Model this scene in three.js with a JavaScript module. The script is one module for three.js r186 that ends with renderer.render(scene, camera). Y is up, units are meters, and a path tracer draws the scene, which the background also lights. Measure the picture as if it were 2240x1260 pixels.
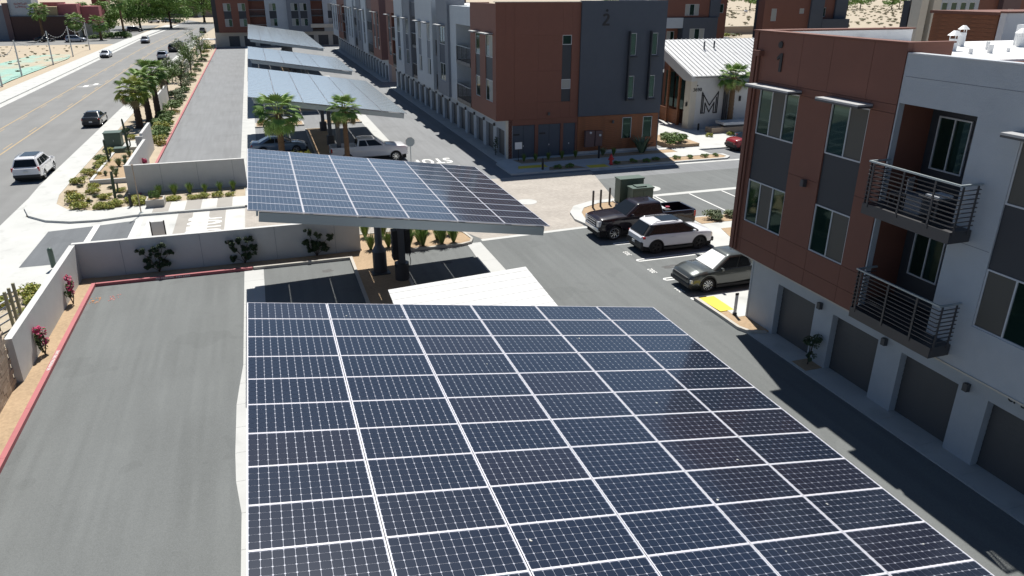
import * as THREE from 'three';
import { mergeGeometries, toCreasedNormals } from 'three/addons/utils/BufferGeometryUtils.js';
import { RoundedBoxGeometry } from 'three/addons/geometries/RoundedBoxGeometry.js';
import { TextGeometry } from 'three/addons/geometries/TextGeometry.js';
import { FontLoader } from 'three/addons/loaders/FontLoader.js';

// ---------- camera, sky, sun, exposure ----------
const scene = new THREE.Scene();
const EYE = 13.6;
const camera = new THREE.PerspectiveCamera(2 * Math.atan(630 / 1595.2) * 180 / Math.PI, 16 / 9, 0.2, 6000);
{
  const th = 22.317 * Math.PI / 180, ps = 18.589 * Math.PI / 180, ro = 0.1775 * Math.PI / 180;
  const F = new THREE.Vector3(Math.sin(ps) * Math.cos(th), -Math.sin(th), -Math.cos(ps) * Math.cos(th));
  const Rt = new THREE.Vector3(Math.cos(ps), 0, Math.sin(ps)), U = new THREE.Vector3().crossVectors(Rt, F);
  camera.position.set(0, EYE, 0);
  camera.up.copy(Rt.clone().multiplyScalar(-Math.sin(ro)).add(U.clone().multiplyScalar(Math.cos(ro))));
  camera.lookAt(F.x, EYE + F.y, F.z);
  camera.updateMatrixWorld();
}
const SUN = new THREE.Vector3(0.135, 1, -0.55).normalize();
{ // clear desert sky: deep blue overhead, pale towards the horizon, a broad glow round the sun
  const w = 512, h = 256, d = new Float32Array(w * h * 4), v = new THREE.Vector3();
  for (let j = 0; j < h; j++) for (let i = 0; i < w; i++) {
    const el = ((j + 0.5) / h - 0.5) * Math.PI, az = ((i + 0.5) / w - 0.5) * 2 * Math.PI;
    v.set(Math.cos(el) * Math.cos(az), Math.sin(el), Math.cos(el) * Math.sin(az));
    const c = v.dot(SUN), t = Math.pow(1 - Math.max(0, v.y), 5) * (0.5 + 0.95 * Math.pow(Math.max(0, c), 2)), gl = 0.7 * Math.pow(Math.max(0, c), 60) + 0.08 * Math.pow(Math.max(0, c), 5);
    const k = 4 * (j * w + i);
    d[k] = 0.028 + 0.54 * t + gl * 0.30; d[k + 1] = 0.060 + 0.70 * t + gl * 0.30; d[k + 2] = 0.130 + 0.86 * t + gl * 0.30; d[k + 3] = 1;
  }
  const t = new THREE.DataTexture(d, w, h, THREE.RGBAFormat, THREE.FloatType); t.mapping = THREE.EquirectangularReflectionMapping; t.magFilter = t.minFilter = THREE.LinearFilter; t.needsUpdate = true;
  scene.background = t; scene.environment = t;
}
const sun = new THREE.DirectionalLight(new THREE.Color(1, 0.965, 0.905), 4.6);
sun.name = 'sun';
sun.position.copy(SUN).multiplyScalar(300).add(new THREE.Vector3(10, 0, -60));
sun.target.position.set(10, 0, -60);
sun.castShadow = true; sun.shadow.mapSize.set(4096, 4096);
Object.assign(sun.shadow.camera, { left: -160, right: 160, top: 160, bottom: -160, near: 1, far: 700 });
scene.add(sun, sun.target);
const renderer = new THREE.WebGLRenderer({ antialias: true });
renderer.setSize(1024, 576);
renderer.toneMapping = THREE.LinearToneMapping;
renderer.toneMappingExposure = 1.56;
renderer.shadowMap.enabled = true;

// ---------- helpers ----------
let seed = 12345;
const rnd = () => { seed = (seed * 1664525 + 1013904223) >>> 0; return seed / 4294967296; };
const reseed = (n) => { seed = (n * 2654435761) >>> 0; rnd(); rnd(); };
const rr = (a, b) => a + (b - a) * rnd();
const used = new Map();
const numbered = (n) => { const k = used.get(n) ?? 0; used.set(n, k + 1); return k ? n + '_' + String(k).padStart(3, '0') : n; };
function shade(o) { o.traverse((c) => { if (c.isMesh) { c.castShadow = true; c.receiveShadow = true; } }); return o; }
function mesh(name, geo, mat, parent) { const m = new THREE.Mesh(geo, mat); m.name = name; m.castShadow = m.receiveShadow = true; if (parent) parent.add(m); return m; }
function tag(o, label, category, group) { o.userData.label = label; o.userData.category = category; if (group) o.userData.group = group; return o; }
function thing(name, label, category, group, pos, ry = 0) {
  const g = new THREE.Group(); g.name = numbered(name); if (pos) g.position.set(...pos); g.rotation.y = ry; tag(g, label, category, group); scene.add(g); return g;
}
function solo(name, geo, mat, label, category, group) { const m = mesh(numbered(name), geo, mat, scene); return tag(m, label, category, group); }
function struct(name, geo, mat) { const m = mesh(numbered(name), geo, mat, scene); m.userData.kind = 'structure'; return m; }
function structGroup(name) { const g = new THREE.Group(); g.name = numbered(name); g.userData.kind = 'structure'; scene.add(g); return g; }
function copyOf(o, pos, ry = 0, s = 1, label) { const c = o.clone(); c.name = numbered(o.userData.baseName ?? o.name); c.userData = { ...o.userData }; if (label) c.userData.label = label; c.position.set(...pos); c.rotation.y = ry; if (typeof s === 'number') c.scale.setScalar(s); else c.scale.set(...s); scene.add(c); return c; }
function uvm(g) { // texture coordinates in metres, from each face's own direction
  const p = g.attributes.position, n = g.attributes.normal, uv = new Float32Array(p.count * 2);
  for (let i = 0; i < p.count; i++) {
    const ax = Math.abs(n.getX(i)), ay = Math.abs(n.getY(i)), az = Math.abs(n.getZ(i));
    if (ay >= ax && ay >= az) { uv[2 * i] = p.getX(i); uv[2 * i + 1] = -p.getZ(i); }
    else if (ax >= az) { uv[2 * i] = p.getZ(i); uv[2 * i + 1] = p.getY(i); }
    else { uv[2 * i] = p.getX(i); uv[2 * i + 1] = p.getY(i); }
  }
  g.setAttribute('uv', new THREE.BufferAttribute(uv, 2)); return g;
}
const box = (x0, x1, y0, y1, z0, z1) => uvm(new THREE.BoxGeometry(x1 - x0, y1 - y0, z1 - z0).translate((x0 + x1) / 2, (y0 + y1) / 2, (z0 + z1) / 2));
const rbox = (w, h, d, r = 0.02, s = 2) => new RoundedBoxGeometry(w, h, d, s, r);
const cyl = (r0, r1, h, n = 12) => new THREE.CylinderGeometry(r1, r0, h, n).translate(0, h / 2, 0);
function merge(list) { // keep position, normal, uv (and colour if all have it)
  const col = list.every((g) => g.attributes.color);
  const l = list.map((g) => { let q = g.index ? g.toNonIndexed() : g; for (const k of Object.keys(q.attributes)) if (!['position', 'normal', 'uv'].includes(k) && !(k === 'color' && col)) q.deleteAttribute(k); if (!q.attributes.uv) uvm(q); return q; });
  return mergeGeometries(l);
}
// polygon in plan (x, z), from y0 up to y1
function slab(pts, y0, y1, holes) {
  const s = new THREE.Shape(pts.map(([x, z]) => new THREE.Vector2(x, -z)));
  for (const h of holes ?? []) s.holes.push(new THREE.Path(h.map(([x, z]) => new THREE.Vector2(x, -z))));
  const g = new THREE.ExtrudeGeometry(s, { depth: y1 - y0, bevelEnabled: false, curveSegments: 12 });
  g.rotateX(-Math.PI / 2); g.translate(0, y0, 0); g.clearGroups(); g.computeVertexNormals(); return uvm(g);
}
function sheet(pts, y) {
  const s = new THREE.Shape(pts.map(([x, z]) => new THREE.Vector2(x, -z)));
  return uvm(new THREE.ShapeGeometry(s).rotateX(-Math.PI / 2).translate(0, y, 0));
}
const rect = (x0, x1, z0, z1) => [[x0, z0], [x1, z0], [x1, z1], [x0, z1]];
function arc(cx, cz, r, a0, a1, n = 8) { const o = []; for (let i = 0; i <= n; i++) { const a = (a0 + (a1 - a0) * i / n) * Math.PI / 180; o.push([cx + r * Math.cos(a), cz + r * Math.sin(a)]); } return o; }
function tube(pts, r, n = 6, seg) { return new THREE.TubeGeometry(new THREE.CatmullRomCurve3(pts.map((p) => new THREE.Vector3(...p))), seg ?? pts.length * 3, r, n); }
function bar(a, b, r, n = 6) { const A = new THREE.Vector3(...a), B = new THREE.Vector3(...b), d = B.clone().sub(A); const g = new THREE.CylinderGeometry(r, r, d.length(), n); g.applyQuaternion(new THREE.Quaternion().setFromUnitVectors(new THREE.Vector3(0, 1, 0), d.normalize())); const m = A.add(B).multiplyScalar(0.5); return g.translate(m.x, m.y, m.z); }

// ---------- procedural textures (periodic noise) ----------
const lat = new Float32Array(4096); reseed(7); for (let i = 0; i < 4096; i++) lat[i] = rnd();
const hash = (x, y, s) => lat[((x * 73 + y * 179 + s * 311) ^ ((x * 19 + s) * (y * 7 + 3))) & 4095];
function pn(x, y, P, s = 0, Q = P) {
  const xi = Math.floor(x), yi = Math.floor(y), fx = x - xi, fy = y - yi, u = fx * fx * (3 - 2 * fx), v = fy * fy * (3 - 2 * fy);
  const m = (a, p) => ((a % p) + p) % p, x0 = m(xi, P), x1 = m(xi + 1, P), y0 = m(yi, Q), y1 = m(yi + 1, Q);
  return (hash(x0, y0, s) * (1 - u) + hash(x1, y0, s) * u) * (1 - v) + (hash(x0, y1, s) * (1 - u) + hash(x1, y1, s) * u) * v;
}
const fbm = (u, v, P, oct, s = 0) => { let a = 0, w = 0.5, t = 0; for (let i = 0; i < oct; i++) { a += w * pn(u * P, v * P, P, s + i); t += w; w *= 0.55; P *= 2; } return a / t; };
const enc = (c) => Math.max(0, Math.min(255, 255 * (c <= 0.0031308 ? 12.92 * c : 1.055 * Math.pow(c, 1 / 2.4) - 0.055)));
function tex(n, metres, fn, srgb = true) {
  const d = new Uint8Array(n * n * 4);
  for (let j = 0; j < n; j++) for (let i = 0; i < n; i++) {
    let c = fn((i + 0.5) / n, (j + 0.5) / n); if (typeof c === 'number') c = [c, c, c];
    const k = 4 * (j * n + i); for (let q = 0; q < 3; q++) d[k + q] = srgb ? enc(c[q]) : Math.max(0, Math.min(255, 255 * c[q])); d[k + 3] = 255;
  }
  const t = new THREE.DataTexture(d, n, n); t.wrapS = t.wrapT = THREE.RepeatWrapping; t.magFilter = THREE.LinearFilter; t.minFilter = THREE.LinearFilter;
  if (srgb) t.colorSpace = THREE.SRGBColorSpace; t.repeat.set(1 / metres, 1 / metres); t.needsUpdate = true; return t;
}
const lin = (r, g, b) => new THREE.Color().setRGB(r, g, b);
function mat(r, g, b, rough = 0.8, o = {}) { return new THREE.MeshStandardMaterial({ color: lin(r, g, b), roughness: rough, ...o }); }
function pmat(r, g, b, rough, o = {}) { return new THREE.MeshPhysicalMaterial({ color: lin(r, g, b), roughness: rough, ...o }); }

reseed(11);
const grainT = tex(512, 3.1, (u, v) => 0.70 + 0.30 * (0.55 * rnd() + 0.45 * fbm(u, v, 24, 3, 4)));
const asphaltT = tex(1024, 16, (u, v) => {
  const g = rnd(), c = fbm(u, v, 5, 5, 1), st = pn(u * 90, v * 5, 90, 9, 5), st2 = pn(u * 26, v * 3, 26, 12, 3);
  let m = 0.70 + 0.22 * (g - 0.5) + 0.15 * (c - 0.5) + 0.10 * (st - 0.5) + 0.06 * (st2 - 0.5);
  if (fbm(u, v, 9, 3, 31) > 0.70) m *= 0.93;
  return m;
});
const streetT = tex(1024, 19, (u, v) => {
  const g = rnd(), c = fbm(u, v, 6, 5, 3), st = pn(u * 30, v * 2, 30, 19, 2);
  return 0.74 + 0.12 * (g - 0.5) + 0.20 * (c - 0.5) + 0.10 * (st - 0.5);
});
const concreteT = tex(512, 5.3, (u, v) => { const c = fbm(u, v, 4, 5, 2); const s = Math.max(0, fbm(u, v, 7, 4, 21) - 0.58); return 0.86 + 0.16 * (c - 0.5) + 0.07 * (rnd() - 0.5) - 0.5 * s; });
const sandT = tex(512, 4.7, (u, v) => { const c = fbm(u, v, 5, 4, 5), f = fbm(u, v, 60, 2, 8); const d = rnd() > 0.985 ? 0.25 : 0; return [0.78 + 0.2 * (c - 0.5) + 0.25 * (f - 0.5) - d, 0.77 + 0.2 * (c - 0.5) + 0.25 * (f - 0.5) - d, 0.75 + 0.2 * (c - 0.5) + 0.25 * (f - 0.5) - d]; });
const stuccoT = tex(512, 2.7, (u, v) => 0.87 + 0.10 * (fbm(u, v, 6, 4, 6) - 0.5) + 0.09 * (rnd() - 0.5));
const stuccoB = tex(512, 1.3, (u, v) => 0.5 * fbm(u, v, 60, 2, 14) + 0.5 * rnd(), false);
const paverT = tex(512, 6.1, (u, v) => { // fine paving, each stone below a pixel or two
  const n = 30, r = Math.floor(v * n * 2), x = u * n + (r & 1) * 0.5, i = Math.floor(x), e = Math.min(x - i, 1 - x + i) < 0.05 || Math.min(v * n * 2 - r, r + 1 - v * n * 2) < 0.09;
  const h = hash(i % n, r, 17), k = (e ? 0.62 : 0.72 + 0.2 * h) + 0.2 * (fbm(u, v, 4, 3, 2) - 0.5); return [k, k * 0.965, k * 0.92]; });
const woodT = tex(512, 1.9, (u, v) => { const g = pn(u * 6 + 2 * fbm(u, v, 3, 2, 3), v * 80, 6, 4, 80), f = pn(u * 14, v * 200, 14, 5, 200); return 0.55 + 0.35 * (g - 0.3) + 0.18 * (f - 0.5); });

const M = {
  asphalt: mat(0.178, 0.190, 0.189, 0.9, { map: asphaltT, bumpMap: grainT, bumpScale: 0.004 }),
  asphaltHazed: mat(0.245, 0.255, 0.265, 0.85, { map: asphaltT, bumpMap: grainT, bumpScale: 0.004 }),  // paler, bluer asphalt: distance haze and sky reflection put into the colour
  street: mat(0.245, 0.247, 0.243, 0.9, { map: streetT, bumpMap: grainT, bumpScale: 0.004 }),
  darkAsphalt: mat(0.165, 0.178, 0.192, 0.9, { map: asphaltT }),
  concrete: mat(0.54, 0.545, 0.525, 0.9, { map: concreteT }),
  apron: mat(0.51, 0.515, 0.50, 0.9, { map: concreteT }),
  curb: mat(0.50, 0.47, 0.42, 0.9, { map: concreteT }),
  bandLight: mat(0.60, 0.59, 0.56, 0.9, { map: concreteT }),
  bandDark: mat(0.36, 0.34, 0.31, 0.9, { map: concreteT }),
  redCurb: mat(0.43, 0.135, 0.145, 0.75, { map: concreteT }),
  sand: mat(0.46, 0.335, 0.215, 0.95, { map: sandT, bumpMap: grainT, bumpScale: 0.02 }),
  bedSand: mat(0.50, 0.42, 0.315, 0.95, { map: sandT, bumpMap: grainT, bumpScale: 0.02 }),
  paleSand: mat(0.52, 0.44, 0.33, 0.95, { map: sandT }),
  desert: mat(0.50, 0.43, 0.33, 0.95, { map: sandT }),
  paver: mat(0.44, 0.415, 0.385, 0.9, { map: paverT }),
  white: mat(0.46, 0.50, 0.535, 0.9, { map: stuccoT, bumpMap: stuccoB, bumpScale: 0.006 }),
  wallPale: mat(0.585, 0.585, 0.57, 0.9, { map: stuccoT, bumpMap: stuccoB, bumpScale: 0.006 }),
  cream: mat(0.60, 0.555, 0.47, 0.9, { map: stuccoT, bumpMap: stuccoB, bumpScale: 0.006 }),
  grey: mat(0.080, 0.094, 0.118, 0.85, { map: stuccoT, bumpMap: stuccoB, bumpScale: 0.005 }),
  lightGrey: mat(0.20, 0.22, 0.25, 0.85, { map: stuccoT, bumpMap: stuccoB, bumpScale: 0.005 }),
  charcoal: mat(0.033, 0.039, 0.049, 0.6, { map: stuccoT }),
  terracotta: mat(0.19, 0.076, 0.051, 0.72, { map: stuccoT }),
  mauve: mat(0.15, 0.095, 0.092, 0.75, { map: stuccoT }),
  brickDark: mat(0.085, 0.05, 0.045, 0.9, { map: stuccoT }),
  wood: mat(0.34, 0.125, 0.05, 0.65, { map: woodT }),
  roofWhite: mat(0.80, 0.80, 0.79, 0.8, { map: concreteT }),
  ribWhite: mat(0.70, 0.705, 0.70, 0.45, { map: concreteT }),
  frame: mat(0.50, 0.52, 0.54, 0.45),
  glass: pmat(0.008, 0.020, 0.016, 0.04, { ior: 1.6, specularIntensity: 1, specularColor: lin(0.62, 1.0, 0.86) }),
  screen: mat(0.075, 0.072, 0.062, 0.6),
  blind: mat(0.30, 0.31, 0.29, 0.7),
  door: mat(0.086, 0.088, 0.09, 0.55, { map: stuccoT }),
  metalDark: mat(0.07, 0.073, 0.08, 0.5, { metalness: 0.3 }),
  rail: mat(0.075, 0.074, 0.078, 0.45, { metalness: 0.4 }),
  awning: mat(0.40, 0.405, 0.41, 0.5, { metalness: 0.2 }),
  steel: mat(0.36, 0.41, 0.43, 0.4, { metalness: 0.5 }),
  steelDark: mat(0.11, 0.118, 0.13, 0.5, { metalness: 0.3 }),
  black: mat(0.015, 0.015, 0.017, 0.6),
  paintWhite: mat(0.72, 0.72, 0.70, 0.8, { map: concreteT }),
  paintYellow: mat(0.42, 0.315, 0.18, 0.8, { map: concreteT }),
  tactile: mat(0.80, 0.62, 0.06, 0.75, { map: concreteT }),
  cabinet: mat(0.06, 0.098, 0.08, 0.5),
  vent: mat(0.75, 0.75, 0.74, 0.5),
  trunk: mat(0.22, 0.135, 0.075, 0.95, { map: woodT }),
  trunkDark: mat(0.09, 0.06, 0.045, 0.95, { map: woodT }),
  cactus: mat(0.05, 0.075, 0.05, 0.8),
  block: mat(0.40, 0.31, 0.23, 0.95, { map: stuccoT, bumpMap: stuccoB, bumpScale: 0.006 }),
  mortar: mat(0.30, 0.25, 0.20, 0.95),
};
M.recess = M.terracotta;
const leafM = (r, g, b) => new THREE.MeshPhysicalMaterial({ color: lin(r, g, b), roughness: 0.65, vertexColors: true, side: THREE.DoubleSide });
const font = await new FontLoader().loadAsync('fonts/droid/droid_sans_bold.typeface.json');
function text(str, size, depth = 0.01) { const g = new TextGeometry(str, { font, size, depth, curveSegments: 4, bevelEnabled: false }); g.computeBoundingBox(); const b = g.boundingBox; g.translate(-(b.min.x + b.max.x) / 2, -(b.min.y + b.max.y) / 2, 0); return g; }
// ---------- ground, roads, pavements ----------
{
  const g = new THREE.PlaneGeometry(6000, 6000, 60, 60).rotateX(-Math.PI / 2).translate(300, -0.06, -1200);
  struct('ground', uvm(g), M.desert);
}
struct('parking_lot', sheet(rect(-8.85, 62, -50.3, 160), 0), M.asphalt);
struct('aisle', sheet(rect(-8.85, 62, -203, -50.3), 0), M.asphaltHazed);
struct('street', sheet([[-31.2, 60], [-16.2, 60], [-16.2, -225], [-12.5, -330], [-27.5, -380], [-31.2, -240]], -0.004), M.street);
// far side of the street: gutter, kerb and walk
struct('gutter', sheet([[-31.2, 60], [-30.3, 60], [-30.3, -238], [-27, -330], [-28, -330], [-31.2, -240]], 0.0), M.concrete);
struct('pavement', slab([[-34.4, 60], [-31.2, 60], [-31.2, -240], [-29, -330], [-32, -330], [-34.4, -240]], -0.05, 0.13), M.concrete);
struct('empty_lot', sheet([[-34.4, 60], [-34.4, -222], [-95, -222], [-95, 60]], 0.0), M.paleSand);
struct('car_park', sheet([[-34.4, -222], [-34.4, -330], [-110, -330], [-110, -222]], 0.004), M.street);
// near side: pavement with its round corner at the entry, planting bed behind
const cornerOut = [[-16.2, -230], [-16.2, -60.5], [-16.05, -57], [-15.75, -54.4], [-15.0, -52.2], [-13.7, -50.7], [-12.2, -49.95], [-10.6, -49.8], [-8.6, -50.3], [-1.9, -50.3]];
const cornerIn = [[-1.9, -53.0], [-7.0, -53.0], [-8.9, -52.6], [-11.3, -52.2], [-12.9, -53.0], [-13.9, -54.7], [-14.25, -57.2], [-14.3, -62], [-14.3, -230]];
struct('pavement', slab([...cornerOut, ...cornerIn], -0.05, 0.14), M.concrete);
struct('planting_bed', slab([[-14.3, -230], [-14.3, -62], [-14.25, -57.2], [-13.9, -54.7], [-12.9, -53.0], [-11.3, -52.2], [-8.9, -52.6], [-7.0, -53.0], [-1.9, -53.0], [-1.9, -56.0], [-8.98, -56.2], [-8.98, -203], [-8.98, -230]], -0.05, 0.11), M.bedSand);
// paving bands across the walk by the wall
{
  const s = structGroup('paving_band');
  for (let i = 0; i < 6; i++) mesh('band', slab(rect(-7.6 + i * 0.98, -7.6 + i * 0.98 + 0.97, -52.98, -50.48), 0.10, 0.146), i % 2 ? M.bandLight : M.bandDark, s);
}
// entry drive
struct('driveway', sheet([[-16.2, -60], [-15.2, -52.4], [-13.7, -50.9], [-12, -50], [-8.5, -50.4], [-1.9, -50.4], [-1.9, -41.9], [-9.6, -41.9], [-9.6, -38.9], [-12.2, -38.8], [-14.2, -36.8], [-16.2, -36.2], [-16.2, -60]], 0.006), M.concrete);
struct('driveway_asphalt', sheet([[-13.1, -48.5], [-10.6, -48.9], [-8.35, -49.4], [-8.35, -42.05], [-13.1, -42.05]], 0.012), M.darkAsphalt);
{
  const s = structGroup('crosswalk');
  mesh('stripe', sheet(rect(-10.72, -10.38, -49.1, -42.0), 0.017), M.paintWhite, s);
  mesh('stripe', sheet(rect(-8.42, -8.02, -49.6, -42.0), 0.017), M.paintWhite, s);
  mesh('stripe', sheet(rect(-7.72, -7.36, -49.6, -42.0), 0.017), M.paintWhite, s);
}
{
  const s = structGroup('driveway_band');
  let x = -6.0; const w = [0.9, 1.0, 1.0, 1.1, 1.0, 1.1]; for (let i = 0; i < 4; i++) { mesh('band', sheet(rect(x, x + w[i], -50.2, -42.0), 0.012), i % 2 ? M.bandLight : M.bandDark, s); x += w[i]; }
}
{
  const g = text('STOP', 2.0, 0.004); g.scale(0.55, 1, 1).rotateX(-Math.PI / 2).rotateY(Math.PI / 2).translate(-4.3, 0.012, -47.2);
  const m = struct('stop_marking', uvm(g), M.paintWhite); m.scale.y = 1;
}
// brick crossing
struct('brick_crossing', sheet([[-1.9, -50.3], [-1.9, -41.9], [10.2, -41.9], [11.3, -39.1], [18.05, -39.4], [18.05, -41.5], [19.7, -44.0], [22.6, -44.7], [24.5, -52.9], [11.4, -52.9], [10.2, -50.3]], 0.004), M.paver);
struct('edge_band', slab([[11.2, -39.1], [18.1, -39.55], [18.1, -39.2], [11.2, -38.75]], -0.02, 0.008), M.concrete);
// gutters along the parking aisles
{
  const s = structGroup('gutter');
  for (let z = -37.9; z < 2; z += 1.53) {
    const bulge = (q) => 0.21 * Math.min(1, Math.max(0, (q + 26.3) / 1.2)) * Math.min(1, Math.max(0, (-18.6 - q) / 1.2)), z1 = Math.min(z + 1.52, 2);
    mesh('slab', slab([[-1.9 - bulge(z), z], [-0.95, z], [-0.95, z1], [-1.9 - bulge(z1), z1]], -0.02, 0.008), M.apron, s);
  }
  for (let z = -203; z < -56.6; z += 6.1) mesh('slab', slab(rect(-2.3, -1.0, z, z + 6.09), -0.02, 0.008), M.apron, s);
  for (let z = -38.6; z < 2; z += 3.05) mesh('slab', slab([[10.12 + (z < -36 ? 0.1 : 0), z], [11.05, z], [11.05, z + 3.04], [10.1, z + 3.04]], -0.02, 0.008), M.apron, s);
  for (let z = -130; z < -53; z += 6.1) mesh('slab', slab(rect(10.1, 11.2, z, z + 6.09), -0.02, 0.008), M.apron, s);
}
// apron of slabs before the garages
{
  const s = structGroup('garage_apron');
  for (let z = -24.3; z < 4; z += 1.62) mesh('slab', slab(rect(18.48, 19.75, z, z + 1.612), -0.02, 0.05), M.apron, s);
  for (let z = -112; z < -59.2; z += 3.25) mesh('slab', slab(rect(18.25, 19.75, z, z + 3.24), -0.02, 0.05), M.apron, s);
  for (let z = -190; z < -120; z += 6.5) mesh('slab', slab(rect(18.25, 19.75, z, z + 6.49), -0.02, 0.05), M.apron, s);
}
// red kerb, in cast lengths, with the fire-lane lettering
{
  const s = structGroup('red_kerb');
  for (let z = -38.08; z < 2; z += 3.05) mesh('kerb_length', slab(rect(-9.0, -8.82, z, z + 3.043), -0.05, 0.15), M.redCurb, s);
  for (let x = -8.80; x < -1.5; x += 2.44) mesh('kerb_length', slab(rect(x, Math.min(x + 2.433, -1.46), -38.1, -37.93), -0.05, 0.15), M.redCurb, s);
  for (let z = -200; z < -56.8; z += 6.1) mesh('kerb_length', slab(rect(-9.02, -8.84, z, z + 6.09), -0.05, 0.15), M.redCurb, s);
  const t1 = text('NO PARKING  FIRE LANE', 0.1, 0.004); t1.translate(-5.3, 0.075, -37.93); mesh('lettering', uvm(t1), M.paintWhite, s);
  const t2 = text('NO PARKING FIRE LANE', 0.11, 0.004); t2.rotateX(-Math.PI / 2).rotateY(Math.PI / 2).translate(-8.91, 0.15, -29.6); mesh('lettering', uvm(t2), M.paintWhite, s);
}
// bed between the wall and the red kerb
struct('planting_bed', slab(rect(-9.9, -9.0, -38.95, 6), -0.05, 0.12), M.sand);
struct('planting_bed', slab([[-9.0, -38.95], [-9.0, -38.1], [3.65, -38.1], [3.65, -38.95]], -0.05, 0.10), M.sand);
// islands and beds under the solar canopies
const islandCurb = (outer, inner, name = 'island_kerb') => struct(name, slab(outer, -0.05, 0.15, [inner]), M.curb);
{
  const outer = [[-1.44, -37.93], [3.5, -37.93], [3.5, -16], [6.05, -16], [6.05, -38.25], [9.9, -38.25], [10.5, -38.5], [10.75, -39.1], [10.6, -40.4], [9.9, -41.5], [8.8, -41.9], [-9.5, -41.9], [-9.5, -41.75], [8.8, -41.75], [9.8, -41.35], [10.45, -40.35], [10.6, -39.1], [10.4, -38.6], [9.85, -38.4], [5.9, -38.4], [5.9, -16.15], [3.65, -16.15], [3.65, -38.08], [-1.44, -38.08]];
  struct('island_kerb', slab(outer.map(([x, z]) => [x, z]), -0.05, 0.15), M.curb);
  struct('planting_bed', slab([[3.66, -16.2], [5.89, -16.2], [5.89, -38.41], [9.85, -38.41], [10.4, -38.61], [10.59, -39.1], [10.44, -40.35], [9.8, -41.34], [8.8, -41.74], [4.3, -41.74], [4.3, -38.94], [3.66, -38.94]], -0.05, 0.11), M.sand);
  struct('planting_bed', slab(rect(-9.5, 4.3, -41.74, -39.3), -0.05, 0.108), M.sand);
}
// islands under the far canopies
for (const [z0, z1, n] of [[-79, -58.0, 0], [-110, -91, 1], [-178, -132, 2]]) {
  struct('island_kerb', slab(rect(3.9, 6.1, z0, z1), -0.05, 0.14, [rect(4.05, 5.95, z0 + 0.15, z1 - 0.15)]), M.curb);
  struct('planting_bed', slab(rect(4.06, 5.94, z0 + 0.16, z1 - 0.16), -0.05, 0.10), M.sand);
}
for (const [x0, x1] of [[-1.0, 4.0], [6.0, 10.1]]) {
  struct('island_kerb', slab(rect(x0, x1, -84.2, -81.6), -0.05, 0.14, [rect(x0 + 0.15, x1 - 0.15, -84.05, -81.75)]), M.curb);
  struct('planting_bed', slab(rect(x0 + 0.16, x1 - 0.16, -84.04, -81.76), -0.05, 0.10), M.sand);
  struct('island_kerb', slab(rect(x0, x1, -56.9, -53.0), -0.05, 0.14, [rect(x0 + 0.15, x1 - 0.15, -56.75, -53.15)]), M.curb);
  struct('planting_bed', slab(rect(x0 + 0.16, x1 - 0.16, -56.74, -53.16), -0.05, 0.10), M.sand);
}
// stall lines: long loops of white paint
function stallLoop(s, z, x0 = 18.2, x1 = 23.2) {
  const w = 0.11, gap = 0.16, a = new THREE.Shape(), r = gap / 2 + w;
  a.moveTo(x1, r); a.lineTo(x0 + r, r); a.absarc(x0 + r, 0, r, Math.PI / 2, Math.PI * 1.5, false); a.lineTo(x1, -r); a.lineTo(x1, -gap / 2); a.lineTo(x0 + r, -gap / 2); a.absarc(x0 + r, 0, gap / 2, Math.PI * 1.5, Math.PI / 2, true); a.lineTo(x1, gap / 2); a.lineTo(x1, r);
  mesh('stall_line', uvm(new THREE.ShapeGeometry(a, 8).rotateX(-Math.PI / 2).translate(0, 0.004, z)), M.paintWhite, s);
}
{
  const s = structGroup('stall_marking');
  for (const z of [-35.87, -33.0, -30.08, -27.45]) stallLoop(s, z);
  for (const [n, z] of [['303', -34.2], ['302', -31.35], ['301', -28.6]]) { const g = text(n, 0.29, 0.003); g.rotateX(-Math.PI / 2).rotateY(Math.PI / 2).translate(18.25, 0.004, z); mesh('stall_number', uvm(g), M.paintWhite, s); }
  for (const x of [25.6, 28.3, 31.0, 33.7]) mesh('stall_line', sheet(rect(x, x + 0.12, -44.4, -39.4), 0.004), M.paintWhite, s);
  // stop lettering facing the traffic that comes down the aisle
  const g = text('STOP', 1.9, 0.003); g.scale(0.55, 1, 1).rotateX(-Math.PI / 2).rotateY(Math.PI).translate(13.1, 0.004, -60.4); mesh('stop_lettering', uvm(g), M.paintWhite, s);
  mesh('stop_bar', sheet(rect(11.3, 15.0, -58.3, -57.9), 0.004), M.paintWhite, s);
}
{ // oil drips on the stalls
  const s = structGroup('oil_stain'), om = mat(0.055, 0.055, 0.055, 0.7); reseed(71);
  for (const [x, z, r] of [[19.3, -31.6, 0.22], [19.7, -31.75, 0.14], [21.2, -31.5, 0.18], [20.1, -36.6, 0.2], [8.4, -35.9, 0.25], [2.2, -36.6, 0.22]]) { const q = new THREE.Shape(), n = 16; for (let i = 0; i < n; i++) { const a = i / n * 6.283, k = r * rr(0.6, 1.15); i ? q.lineTo(k * 1.6 * Math.cos(a), k * Math.sin(a)) : q.moveTo(k * 1.6 * Math.cos(a), k * Math.sin(a)); } mesh('stain', uvm(new THREE.ShapeGeometry(q).rotateX(-Math.PI / 2).translate(x, 0.003, z)), om, s); }
}
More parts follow.
